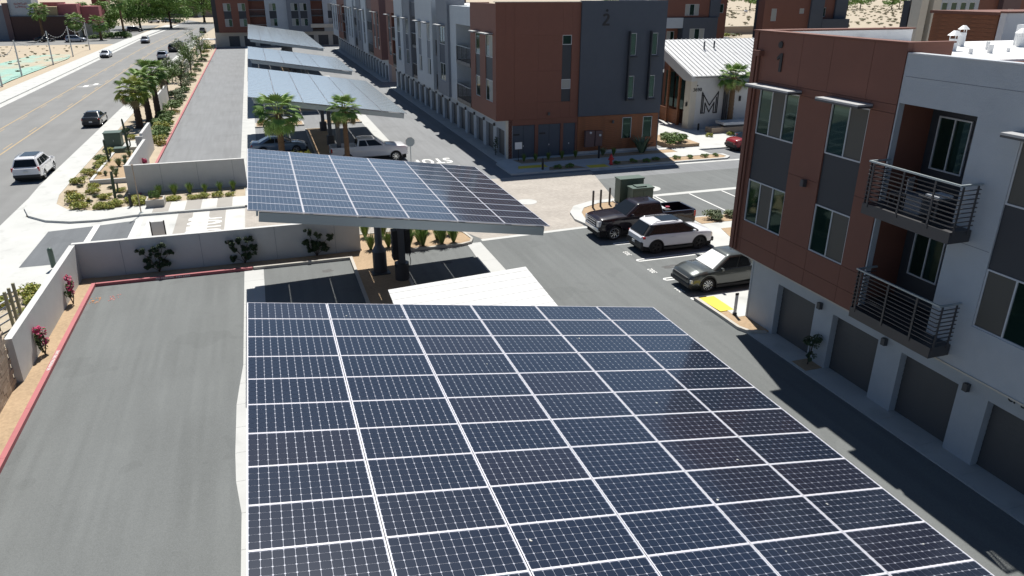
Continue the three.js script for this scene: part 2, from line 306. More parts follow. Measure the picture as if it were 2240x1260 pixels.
// street markings
{
  const s = structGroup('street_marking');
  for (const x of [-22.4, -26.1]) {
    const xa = (z) => x + (z < -200 ? (-(z + 200)) * 0.03 : 0);
    for (let z = 40; z > -300; z -= 6) mesh('line', sheet([[xa(z), z], [xa(z) + 0.16, z], [xa(z - 5.98) + 0.16, z - 5.98], [xa(z - 5.98), z - 5.98]], 0.0), M.paintYellow, s);
    for (let z = 40; z > -260; z -= 9) mesh('line', sheet(rect(x + (x < -24 ? 0.4 : -0.4), x + (x < -24 ? 0.4 : -0.4) + 0.11, z - 3, z), 0.0), M.paintYellow, s);
  }
  const mk = new THREE.Shape(); mk.moveTo(0, 0); mk.lineTo(1.2, 0.6); mk.lineTo(0.3, 0.6); mk.lineTo(0.3, 2.4); mk.lineTo(-0.3, 2.4); mk.lineTo(-0.3, 0.6); mk.lineTo(-1.2, 0.6);
  for (const [x, z] of [[-24.6, -125], [-23.6, -127]]) mesh('turn_arrow', uvm(new THREE.ShapeGeometry(mk).rotateX(-Math.PI / 2).translate(x, 0.0, z)), M.paintWhite, s);
}
// corner with cabinets by the brick crossing
{
  const out = [[18.15, -39.7], [17.9, -40.8], [18.2, -42.3], [19.0, -43.6], [20.6, -44.4], [25.2, -44.55], [25.2, -39.0], [18.6, -39.0]];
  const inn = [[18.75, -39.6], [18.6, -40.8], [18.9, -42.0], [19.5, -43.0], [20.9, -43.75], [24.6, -43.9], [24.6, -39.4], [19.0, -39.4]];
  struct('pavement', slab(out, -0.05, 0.13, [inn]), M.concrete);
  struct('planting_bed', slab(inn, -0.05, 0.10), M.sand);
}
// east side: walk, beds behind the parked cars
struct('pavement', slab([[23.3, -38.9], [62, -38.9], [62, -24.8], [19.0, -24.8], [18.9, -25.2], [18.9, -27.3], [23.3, -27.3]], -0.05, 0.12), M.concrete);
struct('planting_bed', slab([[25.0, -38.7], [33, -38.7], [33, -37.4], [25.0, -37.4]], -0.05, 0.14), M.sand);
struct('planting_bed', slab([[25.6, -36.2], [33, -36.2], [33, -31.4], [24.3, -31.4]], -0.05, 0.14), M.sand);
{
  struct('tactile_pad', slab([[18.45, -27.2], [19.25, -27.2], [19.25, -25.55], [18.55, -25.55]], -0.02, 0.125), M.tactile);
  struct('kerb', slab([[18.25, -27.3], [18.3, -25.5], [18.3, -23.9], [18.55, -23.3], [19.2, -23.05], [19.2, -23.2], [18.65, -23.45], [18.45, -23.95], [18.45, -25.5], [18.45, -27.3]], -0.05, 0.14), M.curb);
  struct('planting_bed', slab([[18.46, -25.5], [19.6, -25.5], [19.6, -23.1], [19.2, -23.21], [18.66, -23.46], [18.46, -23.96]], -0.05, 0.11), M.sand);
}
// north side of the cross street, before the second building
struct('pavement', slab([[17.9, -53.5], [37.6, -53.5], [38.3, -54.1], [38.3, -55.2], [37.2, -55.4], [37.2, -57.5], [44, -57.5], [44, -60.2], [70, -60.2], [70, -80], [35, -80], [35, -59.0], [19.0, -58.9], [17.9, -57.5]], -0.05, 0.12, [[[19.6, -58.3], [34.8, -58.3], [34.8, -57.0], [19.9, -56.7]], [[21.2, -53.75], [24.6, -53.75], [23.9, -55.0], [21.7, -55.0]], [[26.5, -53.75], [37.4, -53.75], [38.0, -54.2], [37.8, -55.2], [27.4, -55.2]]]), M.concrete);
struct('planting_bed', slab([[19.6, -58.3], [34.8, -58.3], [34.8, -57.0], [19.9, -56.7]], -0.05, 0.09), M.sand);
struct('planting_bed', slab([[21.2, -53.75], [24.6, -53.75], [23.9, -55.0], [21.7, -55.0]], -0.05, 0.09), M.sand);
struct('planting_bed', slab([[26.5, -53.75], [37.4, -53.75], [38.0, -54.2], [37.8, -55.2], [27.4, -55.2]], -0.05, 0.09), M.sand);
struct('planting_bed', slab([[34.9, -63.5], [38.0, -63.5], [38.0, -58.6], [34.9, -58.6]], -0.05, 0.4), M.sand);
struct('gutter', slab([[24.6, -53.45], [62, -53.0], [62, -52.7], [24.6, -52.95]], -0.02, 0.008), M.concrete);
struct('gutter', slab([[25.2, -44.9], [62, -45.3], [62, -44.5], [25.2, -44.4]], -0.02, 0.010), M.concrete);
{
  const s = structGroup('tactile_pad');
  mesh('pad', slab([[19.3, -55.9], [21.6, -55.9], [21.6, -55.0], [19.0, -55.0]], 0.05, 0.126), M.tactile, s);
  mesh('pad', slab([[24.7, -54.5], [26.4, -54.5], [26.4, -53.55], [24.7, -53.55]], 0.05, 0.126), M.tactile, s);
}
struct('manhole_cover', new THREE.CylinderGeometry(0.85, 0.85, 0.02, 28).translate(26.3, 0.0, -46.6), M.concrete);
struct('manhole_cover', new THREE.CylinderGeometry(0.7, 0.7, 0.02, 28).translate(16.5, 0.004, -45.9), M.concrete);
// ---------- solar canopies ----------
const TILT = 8.45 * Math.PI / 180, PW = 1.985, PH = 1.0406;
const panelW = PW - 0.018, panelH = PH - 0.011;
const dust = { sheen: 1, sheenRoughness: 0.62, sheenColor: lin(0.80, 0.92, 1.0) }; // a film of desert dust that shows at low angles
M.cell = pmat(0.0085, 0.0140, 0.029, 0.22, { clearcoat: 1, clearcoatRoughness: 0.09, ior: 1.5, ...dust });
M.cellB = pmat(0.010, 0.0145, 0.028, 0.22, { clearcoat: 1, clearcoatRoughness: 0.09, ior: 1.5, ...dust });
M.cellC = pmat(0.0125, 0.0145, 0.027, 0.22, { clearcoat: 1, clearcoatRoughness: 0.09, ior: 1.5, ...dust });
M.backsheet = pmat(0.40, 0.42, 0.49, 0.4, { clearcoat: 1, clearcoatRoughness: 0.05 });
M.panelFrame = mat(0.74, 0.73, 0.77, 0.4);
const frameGeo = (() => { const w = panelW / 2, h = panelH / 2, f = 0.013, t = 0.04; return merge([box(-w, w, -t, 0.006, -h, -h + f), box(-w, w, -t, 0.006, h - f, h), box(-w, -w + f, -t, 0.006, -h + f, h - f), box(w - f, w, -t, 0.006, -h + f, h - f)]); })();
const sheetGeo = box(-panelW / 2 + 0.013, panelW / 2 - 0.013, -0.035, -0.003, -panelH / 2 + 0.013, panelH / 2 - 0.013);
const cellGeo = (() => {
  const pos = [], nx = 12, ny = 6, W = panelW - 0.046, H = panelH - 0.040, cw = W / nx, ch = H / ny, c = 0.0145;
  for (let i = 0; i < nx; i++) for (let j = 0; j < ny; j++) {
    const x = -W / 2 + (i + 0.5) * cw, z = -H / 2 + (j + 0.5) * ch, a = cw / 2 - 0.0026, b = ch / 2 - 0.0036;
    const P = [[a, b - c], [a - c, b], [-a + c, b], [-a, b - c], [-a, -b + c], [-a + c, -b], [a - c, -b], [a, -b + c]];
    for (let k = 1; k < 7; k++) for (const q of [P[0], P[k + 1], P[k]]) pos.push(x + q[0], 0, z + q[1]);
  }
  const g = new THREE.BufferGeometry(); g.setAttribute('position', new THREE.Float32BufferAttribute(pos, 3)); g.computeVertexNormals(); return uvm(g);
})();
// far panels: frame and glass in one piece, coloured by vertex
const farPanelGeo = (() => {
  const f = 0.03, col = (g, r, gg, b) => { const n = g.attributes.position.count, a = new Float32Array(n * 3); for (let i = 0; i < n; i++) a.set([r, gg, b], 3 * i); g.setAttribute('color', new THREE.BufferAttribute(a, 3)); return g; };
  return merge([col(frameGeo.clone(), 0.6, 0.6, 0.62), col(box(-panelW / 2 + f, panelW / 2 - f, -0.03, 0.0, -panelH / 2 + f, panelH / 2 - f), 0.30, 0.345, 0.365)]);  // pale glass: the bright sky reflection is put into its colour
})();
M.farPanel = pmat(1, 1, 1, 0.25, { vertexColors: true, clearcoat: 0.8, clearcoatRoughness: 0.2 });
function canopy(zFar, rows, detailed, label, cols) {
  const x0 = -0.973, yTop = EYE - 7.42;
  const t = thing('solar_canopy', label, 'solar canopy', 'solar canopies over the parking rows', [x0, 0, zFar]);
  const L = rows * PH;
  // local frame of the tilted roof: along c (across), r (towards +z)
  const at = (c, up = 0) => [c * Math.cos(TILT) + up * Math.sin(TILT), yTop - c * Math.sin(TILT) + up * Math.cos(TILT)];
  for (let c = 0; c < 6; c++) for (let r = 0; r < rows; r++) {
    const [px, py] = at((c + 0.5) * PW);
    if (detailed) {
      const p = new THREE.Group(); p.name = 'solar_panel'; p.position.set(px, py, (r + 0.5) * PH); p.rotation.z = -TILT + rr(-0.0012, 0.0012); p.rotation.x = rr(-0.0015, 0.0015); t.add(p);
      mesh('panel_frame', frameGeo, M.panelFrame, p);
      mesh('backsheet', sheetGeo, M.backsheet, p);
      const k = rnd(), ce = mesh('cell_grid', cellGeo, k < 0.5 ? M.cell : k < 0.8 ? M.cellB : M.cellC, p); ce.userData.kind = 'stuff';
    } else {
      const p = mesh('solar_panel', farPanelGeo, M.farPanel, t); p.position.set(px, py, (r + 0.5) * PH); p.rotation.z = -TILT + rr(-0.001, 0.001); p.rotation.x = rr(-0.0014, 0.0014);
    }
  }
  // purlins under the panel joints, end beams, columns
  for (let c = 0; c <= 6; c++) { const cc = Math.min(Math.max(c * PW, 0.35), 6 * PW - 0.25); const g = new THREE.BoxGeometry(0.075, 0.2, L - 0.25); const m = mesh('purlin', uvm(g), M.steel, t); const [px, py] = at(cc + (c > 0 && c < 6 ? 0.30 : 0), -0.155); m.position.set(px, py, L / 2); m.rotation.z = -TILT; }
  for (const [z, nm] of [[0.10, 'end_beam'], [L - 0.10, 'end_beam']]) { const g = new THREE.BoxGeometry(6 * PW - 0.62, 0.36, 0.12); const m = mesh(nm, uvm(g), M.steel, t); const [px, py] = at(3 * PW + 0.1, -0.27); m.position.set(px, py, z); m.rotation.z = -TILT; }
  const zs = []; const n = Math.max(2, Math.round(L / 8)); for (let i = 0; i < n; i++) zs.push(L * (i + 0.5) / n);
  if (cols) { zs.length = 0; zs.push(...cols); }
  for (const z of zs) {
    const m = mesh('cross_beam', uvm(new THREE.BoxGeometry(6 * PW - 1.6, 0.42, 0.2)), M.steelDark, t); const [px, py] = at(3 * PW, -0.47); m.position.set(px, py, z); m.rotation.z = -TILT;
    const cx = 5.65 - x0, h = at(cx)[1] - 0.6; mesh('column', box(cx - 0.17, cx + 0.17, 0.1, h, z - 0.17, z + 0.17), M.steelDark, t);
    mesh('column_base', cyl(0.36, 0.36, 0.9, 16).translate(cx, 0.08, z), M.rail, t);
  }
  return t;
}
const splatGeo = [0, 1, 2].map((k) => { const s = new THREE.Shape(), n = 11; for (let i = 0; i < n; i++) { const a = i / n * 6.283, r = 0.028 * (0.6 + 0.8 * hash(i, k, 5)); i ? s.lineTo(r * Math.cos(a) * 1.5, r * Math.sin(a)) : s.moveTo(r * Math.cos(a) * 1.5, r * Math.sin(a)); } return uvm(new THREE.ShapeGeometry(s).rotateX(-Math.PI / 2)); });
reseed(21);
const nearCanopy = canopy(-18.308, 15, true, 'nearest tilted solar canopy with large dark blue panels in white frames');
canopy(-38.64, 11, true, 'short tilted solar canopy above the pale wall with three dark shrubs', [4.6]);
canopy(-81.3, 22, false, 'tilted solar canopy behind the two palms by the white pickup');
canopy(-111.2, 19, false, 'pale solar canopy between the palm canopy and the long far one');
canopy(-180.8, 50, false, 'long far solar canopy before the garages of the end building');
{ // bird droppings on some panels of the near canopy
  reseed(23); const ps = nearCanopy.children.filter((c) => c.name === 'solar_panel'), wm = mat(0.5, 0.5, 0.47, 0.9);
  for (let i = 0; i < 13; i++) { const p = ps[Math.floor(rnd() * ps.length)], m = mesh('bird_dropping', splatGeo[i % 3], wm, p); m.position.set(rr(-0.9, 0.9), 0.007, rr(-0.42, 0.42)); m.rotation.y = rr(0, 6); m.scale.setScalar(rr(0.4, 0.8)); }
}
// ---------- buildings ----------
// A face F turns (u along the wall, v up, w outwards) into the world; parts hang directly on the building.
const faceWest = (X) => ({ ry: -Math.PI / 2, at: (u, v, w) => [X - w, v, u] });      // looks to -x, u = z
const faceSouth = (Z) => ({ ry: 0, at: (u, v, w) => [u, v, Z + w] });                // looks to +z, u = x
function put(o, F, u = 0, v = 0, w = 0) { o.position.set(...F.at(u, v, w)); o.rotation.y = F.ry; return o; }
const geoCache = new Map();
const cached = (key, make) => { if (!geoCache.has(key)) geoCache.set(key, make()); return geoCache.get(key); };
const fx = (...a) => a.map((x) => x.toFixed(3)).join(',');
// plain block on a face: u0..u1, v0..v1, w0..w1
function block(b, name, F, u0, u1, v0, v1, w0, w1, m) { return put(mesh(name, uvm(new THREE.BoxGeometry(u1 - u0, v1 - v0, w1 - w0)), m, b), F, (u0 + u1) / 2, (v0 + v1) / 2, (w0 + w1) / 2); }
// wall sheet with openings
function wall(b, name, F, u0, u1, v0, v1, holes, w0, w1, m) {
  const s = new THREE.Shape([[u0, v0], [u1, v0], [u1, v1], [u0, v1]].map((p) => new THREE.Vector2(...p)));
  for (const [a, c, d, e] of holes) s.holes.push(new THREE.Path([[a, d], [a, e], [c, e], [c, d]].map((p) => new THREE.Vector2(...p))));
  const g = new THREE.ExtrudeGeometry(s, { depth: w1 - w0, bevelEnabled: false }); g.clearGroups();
  return put(mesh(name, uvm(g), m, b), F, 0, 0, w0);
}
// cladding boards between joint lines, with openings left out
function cladding(b, name, F, us, vs, holes, w0, w1, m, gap = 0.012) {
  for (let i = 0; i + 1 < us.length; i++) for (let j = 0; j + 1 < vs.length; j++) {
    const cu = (us[i] + us[i + 1]) / 2, cv = (vs[j] + vs[j + 1]) / 2;
    if (holes.some(([a, c, d, e]) => cu > a && cu < c && cv > d && cv < e)) continue;
    block(b, name, F, us[i] + gap / 2, us[i + 1] - gap / 2, vs[j] + gap / 2, vs[j + 1] - gap / 2, w0, w1, m);
  }
}
// window: frame, panes; lites is a string, g = glass, s = insect screen, b = blind, | = thick dark post before the next
function window_(b, F, u0, u1, v0, v1, lites = 'gs', w = -0.10) {
  const o = new THREE.Group(); o.name = 'window'; b.add(o); put(o, F, (u0 + u1) / 2, (v0 + v1) / 2, w);
  const W = u1 - u0, H = v1 - v0, f = 0.045, L = lites.replaceAll('|', ''), n = L.length, d = 0.07;
  const parts = [box(-W / 2, W / 2, -H / 2, -H / 2 + f, 0, d), box(-W / 2, W / 2, H / 2 - f, H / 2, 0, d), box(-W / 2, -W / 2 + f, -H / 2 + f, H / 2 - f, 0, d), box(W / 2 - f, W / 2, -H / 2 + f, H / 2 - f, 0, d)];
  for (let i = 1; i < n; i++) parts.push(box(-W / 2 + W * i / n - f / 2, -W / 2 + W * i / n + f / 2, -H / 2 + f, H / 2 - f, 0, d - 0.004));
  mesh('window_frame', merge(parts), M.frame, o);
  for (let i = 0; i < n; i++) {
    const a = -W / 2 + W * i / n + f / 2 - 0.002, c = -W / 2 + W * (i + 1) / n - f / 2 + 0.002, k = L[i];
    const p = mesh(k === 's' ? 'insect_screen' : 'pane', cached('pane' + fx(c - a, H), () => box(-(c - a) / 2, (c - a) / 2, -H / 2 + f - 0.002, H / 2 - f + 0.002, -0.02, 0)), k === 'g' ? M.glass : k === 's' ? M.screen : M.blind, o);
    p.position.set((a + c) / 2, 0, k === 's' ? 0.045 : 0.026); if (k === 'g') { p.rotation.y = rr(-0.006, 0.006); p.rotation.x = rr(-0.006, 0.006); }
  }
  return o;
}
function awning(b, F, u0, u1, v, out = 0.62) {
  const o = new THREE.Group(); o.name = 'awning'; b.add(o); put(o, F, (u0 + u1) / 2, v, 0); const W = u1 - u0;
  mesh('awning_plate', box(-W / 2, W / 2, -0.03, 0.03, 0.02, out), M.awning, o);
  mesh('awning_edge', merge([box(-W / 2, W / 2, -0.09, -0.031, out - 0.05, out), box(-W / 2, -W / 2 + 0.05, -0.09, -0.031, 0.02, out - 0.051), box(W / 2 - 0.05, W / 2, -0.09, -0.031, 0.02, out - 0.051)]), M.metalDark, o);
}
function garageDoor(b, F, u0, u1, v1, w = -0.28) {
  const o = new THREE.Group(); o.name = 'garage_door'; b.add(o); put(o, F, (u0 + u1) / 2, 0.04, w); const W = u1 - u0 - 0.02, n = 12, h = (v1 - 0.04) / n;
  for (let i = 0; i < n; i++) mesh('slat', cached('slat' + fx(W, h), () => { const g = new THREE.BoxGeometry(W, h - 0.012, 0.05); const p = g.attributes.position; for (let k = 0; k < p.count; k++) if (p.getZ(k) > 0) p.setZ(k, p.getZ(k) - (p.getY(k) > 0 ? 0.018 : 0)); g.computeVertexNormals(); return uvm(g); }), M.door, o).position.y = (i + 0.5) * h;
  mesh('handle', cached('gh', () => box(-0.05, 0.05, 0, 0.03, 0.02, 0.06)), M.frame, o).position.y = v1 * 0.93;
}
function wallLamp(b, F, u, v) { put(mesh('wall_lamp', cached('wl', () => merge([box(-0.07, 0.07, -0.13, 0.13, 0, 0.05), box(-0.08, 0.08, -0.11, 0.14, 0.05, 0.17)])), M.metalDark, b), F, u, v, 0); }
// balcony with slab, posts and horizontal rails
function balcony(b, F, u0, u1, v0, out, furnished) {
  const o = new THREE.Group(); o.name = 'balcony'; b.add(o); put(o, F, (u0 + u1) / 2, v0, 0); const W = u1 - u0, a = W / 2;
  mesh('floor_slab', box(-a, a, 0, 0.34, 0, out), M.rail, o);
  const post = cached('bpost', () => box(-0.03, 0.03, -0.1, 1.28, -0.012, 0.012));
  for (const [x, z, r] of [[-a + 0.2, out + 0.014, 0], [-a + W * 0.42, out + 0.014, 0], [a - W * 0.24, out + 0.014, 0], [a + 0.014, out - 0.1, 1], [a + 0.014, 0.15, 1], [-a - 0.014, out - 0.1, 1]]) { const p = mesh('post', post, M.rail, o); p.position.set(x, 0.34, z); p.rotation.y = r ? Math.PI / 2 : 0; }
  for (let i = 0; i < 9; i++) {
    const y = 0.47 + i * 0.128;
    mesh('rail', merge([box(-a, a, y, y + 0.026, out - 0.022, out), box(a - 0.022, a, y, y + 0.026, 0.0, out - 0.023), box(-a, -a + 0.022, y, y + 0.026, 0.0, out - 0.023)]), M.rail, o);
  }
  mesh('top_rail', merge([box(-a - 0.02, a + 0.02, 1.63, 1.68, out - 0.045, out + 0.02), box(a - 0.045, a + 0.02, 1.63, 1.68, 0, out - 0.046), box(-a - 0.02, -a + 0.045, 1.63, 1.68, 0, out - 0.046)]), M.steel, o);  // paler than the other rails: the light it catches is put into its colour
  return o;
}
const V2 = [4.76, 6.5], V3 = [8.33, 10.08]; // sill and head of the two upper storeys
// a column of two windows joined by a dark panel
function windowStack(b, F, u0, u1, l2, l3, m = M.charcoal, aw = true) {
  window_(b, F, u0, u1, V2[0], V2[1], l2); window_(b, F, u0, u1, V3[0], V3[1], l3);
  block(b, 'spandrel_panel', F, u0 + 0.003, u1 - 0.003, V2[1] + 0.003, V3[0] - 0.003, -0.14, -0.05, m);
  if (aw) awning(b, F, u0 - 0.12, u1 + 0.12, V3[1] + 0.14);
}
const stackHole = (u0, u1) => [u0, u1, V2[0], V3[1]];

// ----- first building, with the balconies -----
reseed(31);
{
  const b = thing('apartment_building', 'brown and white apartment block numbered 1 with two railed balconies over garages', 'building');
  const X1 = 18.35, F = faceWest(X1), FG = faceWest(19.36);
  // cores keep the light out
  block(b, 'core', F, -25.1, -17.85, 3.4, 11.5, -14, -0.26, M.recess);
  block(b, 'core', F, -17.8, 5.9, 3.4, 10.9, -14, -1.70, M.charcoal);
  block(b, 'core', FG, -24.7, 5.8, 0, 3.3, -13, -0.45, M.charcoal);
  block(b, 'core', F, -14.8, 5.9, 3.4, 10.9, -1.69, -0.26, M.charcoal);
  // brown boards of the corner volume
  const hA = [-24.5, -22.2, V2[0], V3[1]], hB = [-20.55, -18.82, V2[0], V3[1]];
  cladding(b, 'cladding_board', F, [-24.93, -24.5, -22.2, -20.55, -18.82, -17.8], [3.35, 3.98, V2[0], 7.25, V3[1], 10.35], [hA, hB], -0.2, 0, M.terracotta);
  cladding(b, 'cladding_board', F, [-24.93, -22.42, -20.9, -19.1, -17.8], [10.35, 12.12], [], -0.2, 0, M.terracotta);
  block(b, 'corner_board', F, -25.25, -25.02, 3.35, 12.12, -0.2, 0, M.terracotta);
  block(b, 'corner_groove', F, -25.02, -24.93, 3.35, 12.10, -0.2, -0.09, M.recess);
  put(mesh('downspout', cyl(0.045, 0.045, 7.9, 8), M.terracotta, b), F, -24.75, 3.4, 0.06);
  block(b, 'leader_head', F, -24.95, -24.55, 11.25, 11.45, 0.0, 0.2, M.recess);
  block(b, 'parapet_back', F, -25.22, -17.83, 10.9, 12.10, -0.42, -0.201, M.roofWhite);
  block(b, 'coping', F, -25.30, -17.76, 12.121, 12.17, -0.46, 0.04, M.terracotta);
  windowStack(b, F, -24.5, -22.2, 'gsg', 'gsg'); windowStack(b, F, -20.55, -18.82, 'gs', 'gs');
  wallLamp(b, F, -21.2, 7.1);
  // number 1 and its dot
  put(mesh('house_number', uvm(text('1', 0.66, 0.03)), M.black, b), F, -23.55, 11.1, 0.01);
  put(mesh('number_dot', new THREE.CylinderGeometry(0.12, 0.12, 0.03, 16).rotateX(Math.PI / 2), M.black, b), F, -23.58, 11.72, 0.03);
  // north end wall, near end return, roof of the brown part
  block(b, 'end_wall', F, -25.25, -25.10, 3.35, 12.12, -7.4, -0.43, M.terracotta);
  block(b, 'parapet_back', F, -25.09, -24.9, 11.4, 12.10, -7.4, -0.43, M.roofWhite);
  block(b, 'coping', F, -25.32, -24.86, 12.121, 12.17, -7.5, -0.461, M.terracotta);
  block(b, 'near_wall', F, -17.97, -17.8, 10.2, 12.12, -1.75, -0.201, M.terracotta);
  block(b, 'coping', F, -18.0, -17.76, 12.121, 12.17, -1.8, -0.461, M.terracotta);
  block(b, 'roof', F, -25.08, -18.0, 11.501, 11.56, -14, -0.43, M.roofWhite);
  // white part: wall with the recess and the windows
  const rec = [-17.74, -15.02, 3.7, 10.42];
  const wins = [[-13.65, -11.85], [-10.3, -8.6], [-4.6, -2.9], [-0.6, 1.6]];
  wall(b, 'wall', F, -17.79, -8.0, 3.35, 11.85, [rec, stackHole(...wins[0]), ], -0.25, -0.03, M.white);
  cladding(b, 'cladding_board', F, [-7.99, -4.6, -2.9, -0.6, 1.6, 6], [3.35, V2[0], 7.25, V3[1], 12.1], [stackHole(...wins[2]), stackHole(...wins[3])], -0.2, 0, M.terracotta);
  const FW = faceWest(X1 + 0.03);
  for (const [u0, u1, v] of [[-14.98, -13.7, 6.95], [-11.8, -8.02, 6.95], [-17.7, -8.02, 11.2]]) block(b, 'control_joint', FW, u0, u1, v, v + 0.014, 0.0005, 0.005, M.lightGrey);
  block(b, 'control_joint', FW, -11.0, -10.986, 3.4, 11.8, 0.0005, 0.005, M.lightGrey);
  windowStack(b, FW, ...wins[0], 'sg', 'sg'); windowStack(b, F, ...wins[2], 'gs', 'gs'); windowStack(b, F, ...wins[3], 'gsg', 'gsg');
  block(b, 'parapet_back', F, -17.75, 5.9, 11.35, 11.84, -0.30, -0.251, M.roofWhite);
  block(b, 'coping', F, -17.75, 6, 11.851, 11.885, -0.33, 0.0, M.frame);
  // recess: far cheek, near cheek, back wall with the tall windows, ceiling
  block(b, 'recess_wall', F, -17.79, -17.745, 3.4, 10.9, -1.66, -0.252, M.recess);
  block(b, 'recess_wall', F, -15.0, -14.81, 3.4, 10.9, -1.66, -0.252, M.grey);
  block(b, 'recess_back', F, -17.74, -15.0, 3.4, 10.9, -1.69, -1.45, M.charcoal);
  block(b, 'recess_ceiling', F, -17.74, -15.0, 10.45, 10.6, -1.44, -0.252, M.white);
  block(b, 'recess_floor', F, -17.74, -15.0, 3.42, 3.9, -1.44, -0.252, M.rail);
  block(b, 'recess_floor', F, -17.74, -15.0, 7.0, 7.36, -1.44, -0.252, M.rail);
  window_(b, F, -17.42, -16.25, 8.38, 10.02, 'gg', -1.46); window_(b, F, -17.36, -16.2, 4.85, 6.5, 'gg', -1.46);
  wallLamp(b, faceWest(X1 + 1.45), -16.0, 9.4); wallLamp(b, faceWest(X1 + 1.45), -15.95, 5.9);
  balcony(b, F, -17.62, -14.35, 7.06, 0.78); balcony(b, F, -17.3, -14.1, 3.62, 0.78);
  // soffit and garages
  block(b, 'soffit', F, -25.2, 5.9, 3.30, 3.349, -1.2, 0, M.cream);
  const doors = [[-22.98, -20.76]]; for (let k = 0; k < 8; k++) doors.push([-19.78 + 3.26 * k, -17.54 + 3.26 * k]);
  wall(b, 'garage_wall', FG, -24.72, 6, -0.02, 3.299, doors.map(([a, c]) => [a, c, 0.045, 2.34]), -0.42, 0, M.white);
  put(mesh('corner_trim', box(-0.04, 0.05, 0, 3.28, -0.3, 0.03), M.white, b), FG, -24.76, 0, 0);
  doors.forEach(([a, c], i) => { garageDoor(b, FG, a, c, 2.34); wallLamp(b, FG, c + 0.32, 2.42); });
  put(mesh('garage_number', uvm(text('CP 3', 0.2, 0.02)), M.black, b), FG, -12.45, 2.78, 0.005);
  // main roof with its membrane
  block(b, 'roof', F, -17.79, 6, 10.901, 11.35, -16, -0.301, M.roofWhite);
  block(b, 'roof', F, -60.0 + 34.8, -17.98, 10.6, 10.9, -16, -7.6, M.roofWhite);
}
// roof vents
function roofVent(x, z, h, r, label) {
  const t = thing('roof_vent', label, 'roof vent', 'vents on the white roof', [x, 11.35, z]);
  mesh('pipe', cyl(r, r, h, 12), M.vent, t); mesh('flashing', cyl(r * 2.1, r * 1.1, 0.14, 12), M.vent, t);
  if (r > 0.12) { mesh('cap', cyl(r * 1.65, r * 0.5, r * 1.1, 12).translate(0, h + 0.12, 0), M.vent, t); mesh('cap_leg', merge([0, 1, 2].map((i) => box(-0.012, 0.012, h - 0.02, h + 0.13, r - 0.01, r + 0.01).rotateY(i * 2.1))), M.vent, t); }
  return t;
}
roofVent(23.9, -21.2, 0.62, 0.15, 'squat white roof vent with round cap on the white roof');
roofVent(26.2, -22.9, 0.72, 0.13, 'tallest white roof vent with cone cap on the white roof');
roofVent(23.3, -19.9, 0.4, 0.07, 'thin white vent pipe at the front of the vent cluster');
roofVent(24.3, -20.0, 0.5, 0.09, 'short white vent pipe in front of the cone cap vent');
roofVent(25.7, -21.3, 0.5, 0.07, 'thin white vent pipe behind the cluster of capped vents');
roofVent(25.4, -20.2, 0.35, 0.06, 'low thin white vent pipe beside the capped vents');
roofVent(28.2, -22.0, 0.6, 0.16, 'capped white roof vent next to the roof cooling unit');
{
  const t = thing('roof_cooling_unit', 'white boxy cooling unit with louvres on the white roof', 'cooling unit', null, [29.6, 11.35, -22.2]);
  mesh('housing', box(-0.9, 0.9, 0.1, 1.0, -0.5, 0.5), M.vent, t); for (let i = 0; i < 6; i++) mesh('louvre', box(-0.85, 0.85, 0.2 + i * 0.12, 0.23 + i * 0.12, 0.5, 0.54), M.frame, t); mesh('foot', box(-0.8, 0.8, 0, 0.1, -0.4, 0.4), M.metalDark, t);
}
{ // raised roof volume with wooden boards
  const b = thing('roof_penthouse', 'white roof volume with brown wooden board wall on the white roof', 'penthouse');
  const F = faceWest(36.5), FS = faceSouth(-29.9);
  for (let i = 0; i < 7; i++) block(b, 'board', F, -34.1, -30.0, 10.92 + i * 0.21, 11.12 + i * 0.21, -0.05, 0, M.wood);
  block(b, 'wall', F, -34.1, -29.95, 10.7, 12.4, -9, -0.051, M.recess);
  block(b, 'wall', FS, 36.46, 62, 10.7, 12.52, 0.001, 0.35, M.roofWhite);
  block(b, 'coping', F, -34.25, -29.95, 12.401, 12.55, -9, 0.12, M.terracotta);
  block(b, 'coping', FS, 36.4, 62.1, 12.521, 12.6, 0.0, 0.42, M.terracotta);
  block(b, 'lower_wall', F, -34.1, -25.4, 0, 10.69, -26, -1.6, M.white);
}
// ----- side facades made of bays: second and third building -----
function bays(b, X1, list) {
  for (const q of list) {
    const [z0, z1] = q.z, F = faceWest(X1 - (q.out ?? 0)), top = q.top ?? 12.1, m = M[q.m];
    if (q.recess) { // open balconies set back
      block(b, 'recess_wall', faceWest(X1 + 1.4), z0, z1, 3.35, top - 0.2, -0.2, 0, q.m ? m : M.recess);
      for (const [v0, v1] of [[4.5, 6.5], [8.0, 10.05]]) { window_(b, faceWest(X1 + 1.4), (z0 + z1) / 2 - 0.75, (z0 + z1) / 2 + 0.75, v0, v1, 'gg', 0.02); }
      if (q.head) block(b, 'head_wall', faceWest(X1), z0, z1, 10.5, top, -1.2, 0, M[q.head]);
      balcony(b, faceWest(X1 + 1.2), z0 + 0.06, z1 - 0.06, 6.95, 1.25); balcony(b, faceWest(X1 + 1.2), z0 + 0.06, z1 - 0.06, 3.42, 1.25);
      continue;
    }
    const w = q.win ?? []; wall(b, 'bay_wall', F, z0, z1, 3.35, top, w.map(([a, c]) => stackHole(a, c)), -0.3, 0, m);
    block(b, 'bay_cheek', F, z0, z0 + 0.02, 3.35, top, -1.8, -0.301, m); block(b, 'bay_cheek', F, z1 - 0.02, z1, 3.35, top, -1.8, -0.301, m);
    for (const [a, c, l] of w) windowStack(b, F, a, c, l ?? 'gg', l ?? 'gg', M[q.sp ?? 'charcoal'], q.aw ?? true);
  }
}
